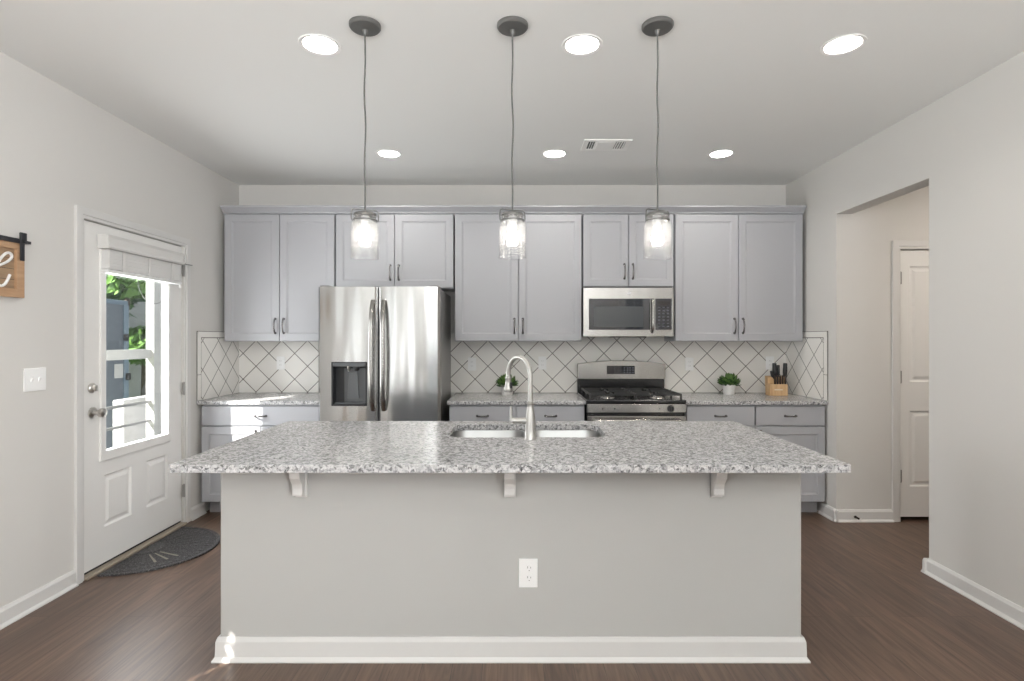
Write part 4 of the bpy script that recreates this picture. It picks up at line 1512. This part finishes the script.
VT = thing('ceiling_vent', ((VENT[0] + VENT[1]) / 2, (VENT[2] + VENT[3]) / 2, CZ), 'white rectangular air vent in the ceiling', 'air vent')
vx0, vx1, vy0, vy1 = VENT
CEILM = Matrix(((1, 0, 0, 0), (0, 0, 1, 0), (0, 1, 0, CZ), (0, 0, 0, 1)))      # (u, depth, v) -> (x, v, CZ + depth)
MB(CEILM).grid([vx0, vx1], [vy0, vy1], [(vx0 + 0.035, vx0 + 0.085, vy0 + 0.03, vy1 - 0.03), (vx1 - 0.105, vx1 - 0.035, vy0 + 0.03, vy1 - 0.03)], -0.008, 0.0).build('frame', 'vent_white', VT, bevel=0.002)
MB(CEILM).box(vx0 + 0.02, vx1 - 0.02, -0.0022, -0.0002, vy0 + 0.015, vy1 - 0.015).build('duct_back', 'vent_dark', VT)
MB(CEILM).box(vx0 + 0.095, vx1 - 0.115, -0.011, -0.006, vy0 + 0.028, vy1 - 0.028).build('damper_plate', 'vent_white', VT, bevel=0.002)
for k in range(3):
    u = vx0 + 0.050 + 0.016 * k
    MB(CEILM).frustum((u - 0.002, u + 0.002, -0.0075, -0.003, vy0 + 0.03), (u - 0.002, u + 0.002, -0.0075, -0.003, vy1 - 0.03)).build('slat', 'vent_white', VT)
for k in range(4):
    u = vx1 - 0.095 + 0.017 * k
    MB(CEILM).frustum((u - 0.004, u + 0.004, -0.0075, -0.003, vy0 + 0.03), (u - 0.004, u + 0.004, -0.0075, -0.003, vy1 - 0.03)).build('slat', 'vent_white', VT)

# ------------------------------------------------------------------ wooden wall sign
sf = -LX
Y0s, Y1s, Z0s, Z1s = 2.02, 2.700, 1.572, 1.848
SG = thing('wall_sign', (LX, (Y0s + Y1s) / 2, Z0s), 'framed wooden sign with white script on the left wall, cut by the photo edge', 'wall sign')
MB(LEFTW).grid([Y0s, Y1s], [Z0s, Z1s], [(Y0s + 0.042, Y1s - 0.042, Z0s + 0.042, Z1s - 0.042)], sf - 0.030, sf - 0.002).build('frame', 'sign_frame_wood', SG, bevel=0.002)
nb = 4
hh = (Z1s - Z0s - 0.07) / nb
pb = MB(LEFTW)
us = [(Y0s + 0.03), (Y1s - 0.03)]
pb.box(us[0], us[1], sf - 0.016, sf, Z0s + 0.035, Z1s - 0.035)
pb.build('panel', 'sign_panel_wood', SG)
for k in range(1, nb):
    z = Z0s + 0.035 + k * hh
    MB(LEFTW).box(us[0], us[1], sf - 0.0166, sf - 0.015, z - 0.001, z + 0.001).build('plank_joint', 'knife_brown', SG)
e = [(2.44, 1.640), (2.475, 1.648), (2.53, 1.690), (2.575, 1.716), (2.615, 1.738), (2.638, 1.760), (2.640, 1.776), (2.628, 1.784), (2.607, 1.776), (2.580, 1.745), (2.562, 1.705), (2.558, 1.660), (2.570, 1.630), (2.590, 1.622), (2.612, 1.640), (2.632, 1.680)]
ep = []
for i in range(len(e) - 1):
    p0, p1, p2, p3 = e[max(i - 1, 0)], e[i], e[i + 1], e[min(i + 2, len(e) - 1)]
    for k in range(5):
        t = k / 5
        q = []
        for j in (0, 1):
            q.append(0.5 * (2 * p1[j] + (p2[j] - p0[j]) * t + (2 * p0[j] - 5 * p1[j] + 4 * p2[j] - p3[j]) * t * t + (3 * p1[j] - p0[j] - 3 * p2[j] + p3[j]) * t ** 3))
        ep.append((q[0], sf - 0.019, q[1]))
ep.append((e[-1][0], sf - 0.019, e[-1][1]))
MB(LEFTW).tube(ep, 0.0065, 8).build('lettering', 'sign_letter', SG, smooth=60)
MB(LEFTW).box(Y0s - 0.04, Y1s - 0.026, sf - 0.040, sf - 0.031, 1.836, 1.858).build('hanging_rail', 'sign_black', SG, bevel=0.001)
for u in (Y0s + 0.05, 2.672):
    hg = MB(LEFTW)
    hg.box(u - 0.011, u + 0.011, sf - 0.046, sf - 0.040, 1.752, 1.868)
    hg.build('strap', 'sign_black', SG, bevel=0.001)
    MB(LEFTW).box(u - 0.022, u + 0.012, sf - 0.058, sf - 0.046, 1.846, 1.888).build('roller', 'sign_black', SG, bevel=0.004)
MB(LEFTW).box(2.676, 2.712, sf - 0.052, sf, 1.838, 1.852).build('rail_stop', 'sign_black', SG, bevel=0.001)

# ------------------------------------------------------------------ outside, seen through the door glass
GRZ = -0.16
struct(MB().box(-14, -2.60, -4, 16, GRZ - 0.1, GRZ).build('ground', 'lawn'), 'green lawn outside the door', 'lawn')
struct(MB().box(-4.6, -2.60, 1.0, 6.9, GRZ, GRZ + 0.05).build('ground_patio', 'concrete'), 'pale concrete patio outside the door', 'patio')
post = tag(MB().box(-3.12, -2.96, 2.46, 2.66, GRZ + 0.05, 2.75).build('sun_blocker_post', 'porch_white', bevel=0.01), 'unseen white post added outside to block part of the sun', 'post')  # out of view, added to narrow the sun patch on the corner cabinet


def OP(px, x):
    """depth y at which the sight line of pixel column px crosses the plane x"""
    return x * FPX / (px - VX)


# house wing beyond, pale siding
xh = -6.2
ya, yb = OP(127, xh), OP(172, xh)
HW = thing('neighbor_house', (xh, (ya + yb) / 2, GRZ), 'pale sided house wall outside the door glass', 'house')
sdg = MB(LEFTW)
pr = [(-xh, GRZ)]
zz = GRZ
while zz < 3.2:
    pr += [(-xh - 0.02, zz), (-xh - 0.005, zz + 0.15)]
    zz += 0.15
pr += [(-xh + 0.1, zz), (-xh + 0.1, GRZ)]
sdg.prism(pr[1:], 0, ya - 1.2, yb + 3.0)
sdg.build('siding', 'siding', HW)
# screened porch frame: white posts and rails near the door
xs = -3.55
y108, y150, y157 = OP(104, xs), OP(151.0, xs), OP(155.5, xs)
PF = thing('screened_porch', (xs, (y108 + y157) / 2, GRZ + 0.05), 'white framed porch screen seen through the outside door glass', 'porch screen')
MB(LEFTW).box(y150, y157, -xs - 0.03, -xs + 0.05, GRZ + 0.05, 2.6).build('post', 'porch_white', PF)
for (py, th) in ((354.5, 0.045), (405.0, 0.012), (425.0, 0.010)):
    z = PZ(py, OP(130, xs))
    MB(LEFTW).box(y108 - 0.6, y150, -xs, -xs + 0.04, z - th, z + th).build('rail', 'porch_white' if th > 0.02 else 'hinge_steel', PF)
MB(LEFTW).box(y157, OP(171, xs) + 0.4, -xs + 0.0, -xs + 0.04, GRZ + 0.05, 2.6).build('side_panel', 'siding', PF)
# blue grey utility cabinet with a label and two latches
xu = -4.5
u0, u1 = OP(100, xu), OP(128.5, xu)
UB = thing('utility_cabinet', (xu, (u0 + u1) / 2, GRZ), 'blue grey cabinet outside behind the porch rail', 'utility cabinet')
zt = PZ(300, OP(118, xu))
MB(LEFTW).box(u0, u1, -xu, -xu + 0.5, GRZ, zt).build('cabinet_body', 'utility_blue', UB, bevel=0.01)
um = OP(122, xu)
MB(LEFTW).box(u0 + 0.02, um - 0.01, -xu - 0.02, -xu, GRZ + 0.1, zt - 0.05).build('door', 'utility_dark', UB, bevel=0.004)
MB(LEFTW).box(um + 0.01, u1 - 0.02, -xu - 0.02, -xu, GRZ + 0.1, zt - 0.05).build('door', 'utility_blue', UB, bevel=0.004)
MB(LEFTW).box(OP(112.5, xu), OP(121, xu), -xu - 0.024, -xu - 0.02, PZ(378, OP(117, xu)), PZ(364, OP(117, xu))).build('label_plate', 'porch_white', UB)
for (px, py) in ((123.3, 337.5), (125.4, 376.5)):
    yy = OP(px, xu)
    MB(LEFTW).box(yy - 0.03, yy + 0.03, -xu - 0.05, -xu - 0.018, PZ(py, yy) - 0.04, PZ(py, yy) + 0.04).build('latch', 'sign_black', UB, bevel=0.01)
# white low wall and outdoor armchair
xw = -4.0
w0, w1 = OP(124, xw), OP(151, xw)
zt = PZ(398, OP(138, xw))
tag(MB(LEFTW).box(w0, w1 + 0.3, -xw, -xw + 0.12, GRZ + 0.05, zt).build('garden_wall', 'porch_white', bevel=0.01), 'low white wall outside the door glass', 'low wall', kind=None)
xc = -4.75
c0, c1 = OP(131, xc), OP(152, xc)
AC = thing('patio_chair', (xc, (c0 + c1) / 2, GRZ), 'grey patio chair behind the low white wall outside', 'chair')
zc = PZ(379, OP(143, xc))
MB(LEFTW).box(c0 + 0.12, c1, -xc + 0.30, -xc + 0.36, 0.35, zc + 0.02).build('backrest', 'furniture_dark', AC, bevel=0.02)
MB(LEFTW).box(c0 + 0.1, c1, -xc - 0.2, -xc + 0.32, 0.30, 0.40).build('seat', 'furniture_dark', AC, bevel=0.02)
MB(LEFTW).tube([(c0, -xc - 0.15, GRZ), (c0 + 0.02, -xc - 0.15, zc - 0.12), (c0 + 0.10, -xc - 0.15, zc - 0.03), (c0 + 0.18, -xc - 0.1, zc), (c1, -xc - 0.1, zc)], 0.03, 8).build('arm', 'furniture_dark', AC)
for yy in (c0 + 0.14, c1 - 0.04):
    MB(LEFTW).box(yy - 0.025, yy + 0.025, -xc + 0.26, -xc + 0.31, GRZ, 0.32).build('leg', 'furniture_dark', AC)


def tree(x, y, zc, rx, rz, n, label, m, seed, off=(0, 0)):
    rnd = random.Random(seed)
    t = thing('leafy_tree', (x, y, GRZ), label, 'tree')
    MB().tube([(x, y, GRZ), (x + 0.02, y, zc * 0.6), (x + off[0] * 0.6, y + off[1] * 0.6, zc)], [0.05, 0.04, 0.02], 8).build('trunk', 'bark', t)
    mb = MB()
    for k in range(n):
        d = Vector((rnd.gauss(0, 1), rnd.gauss(0, 1), rnd.gauss(0, 1))).normalized() * (rnd.random() ** 0.4)
        c = Vector((x + off[0] + d.x * rx, y + off[1] + d.y * rx, zc + d.z * rz))
        s = rnd.uniform(0.07, 0.15)
        a = Vector((rnd.gauss(0, 1), rnd.gauss(0, 1), rnd.gauss(0, 1))).normalized()
        b = a.orthogonal().normalized()
        q = a.cross(b)
        vs = [mb.v(c + b * s), mb.v(c + q * s * 0.5 + a * s * 0.1), mb.v(c - b * s), mb.v(c - q * s * 0.5 + a * s * 0.1)]
        mb.face(vs)
    mb.build('foliage', m, t)
    return t


def tloc(px, dist):
    d = (px - VX) / FPX
    return d * dist, dist


x, y = tloc(109, 7.6)
tree(x, y, 2.35, 0.42, 0.75, 900, 'dark leafy tree outside, above the blue grey cabinet', 'outdoor_leaf_dark', 3)
x, y = tloc(122, 6.75)
x2, y2 = tloc(137, 6.75)
tree(x, y, 2.30, 0.42, 0.42, 800, 'bright green leafy tree outside the top of the door glass', 'outdoor_leaf', 4, (x2 - x, y2 - y))
x, y = tloc(143, 8.5)
tree(x, y, 1.28, 0.33, 0.28, 500, 'small yellow green shrub outside in the middle of the door glass', 'outdoor_leaf', 5)
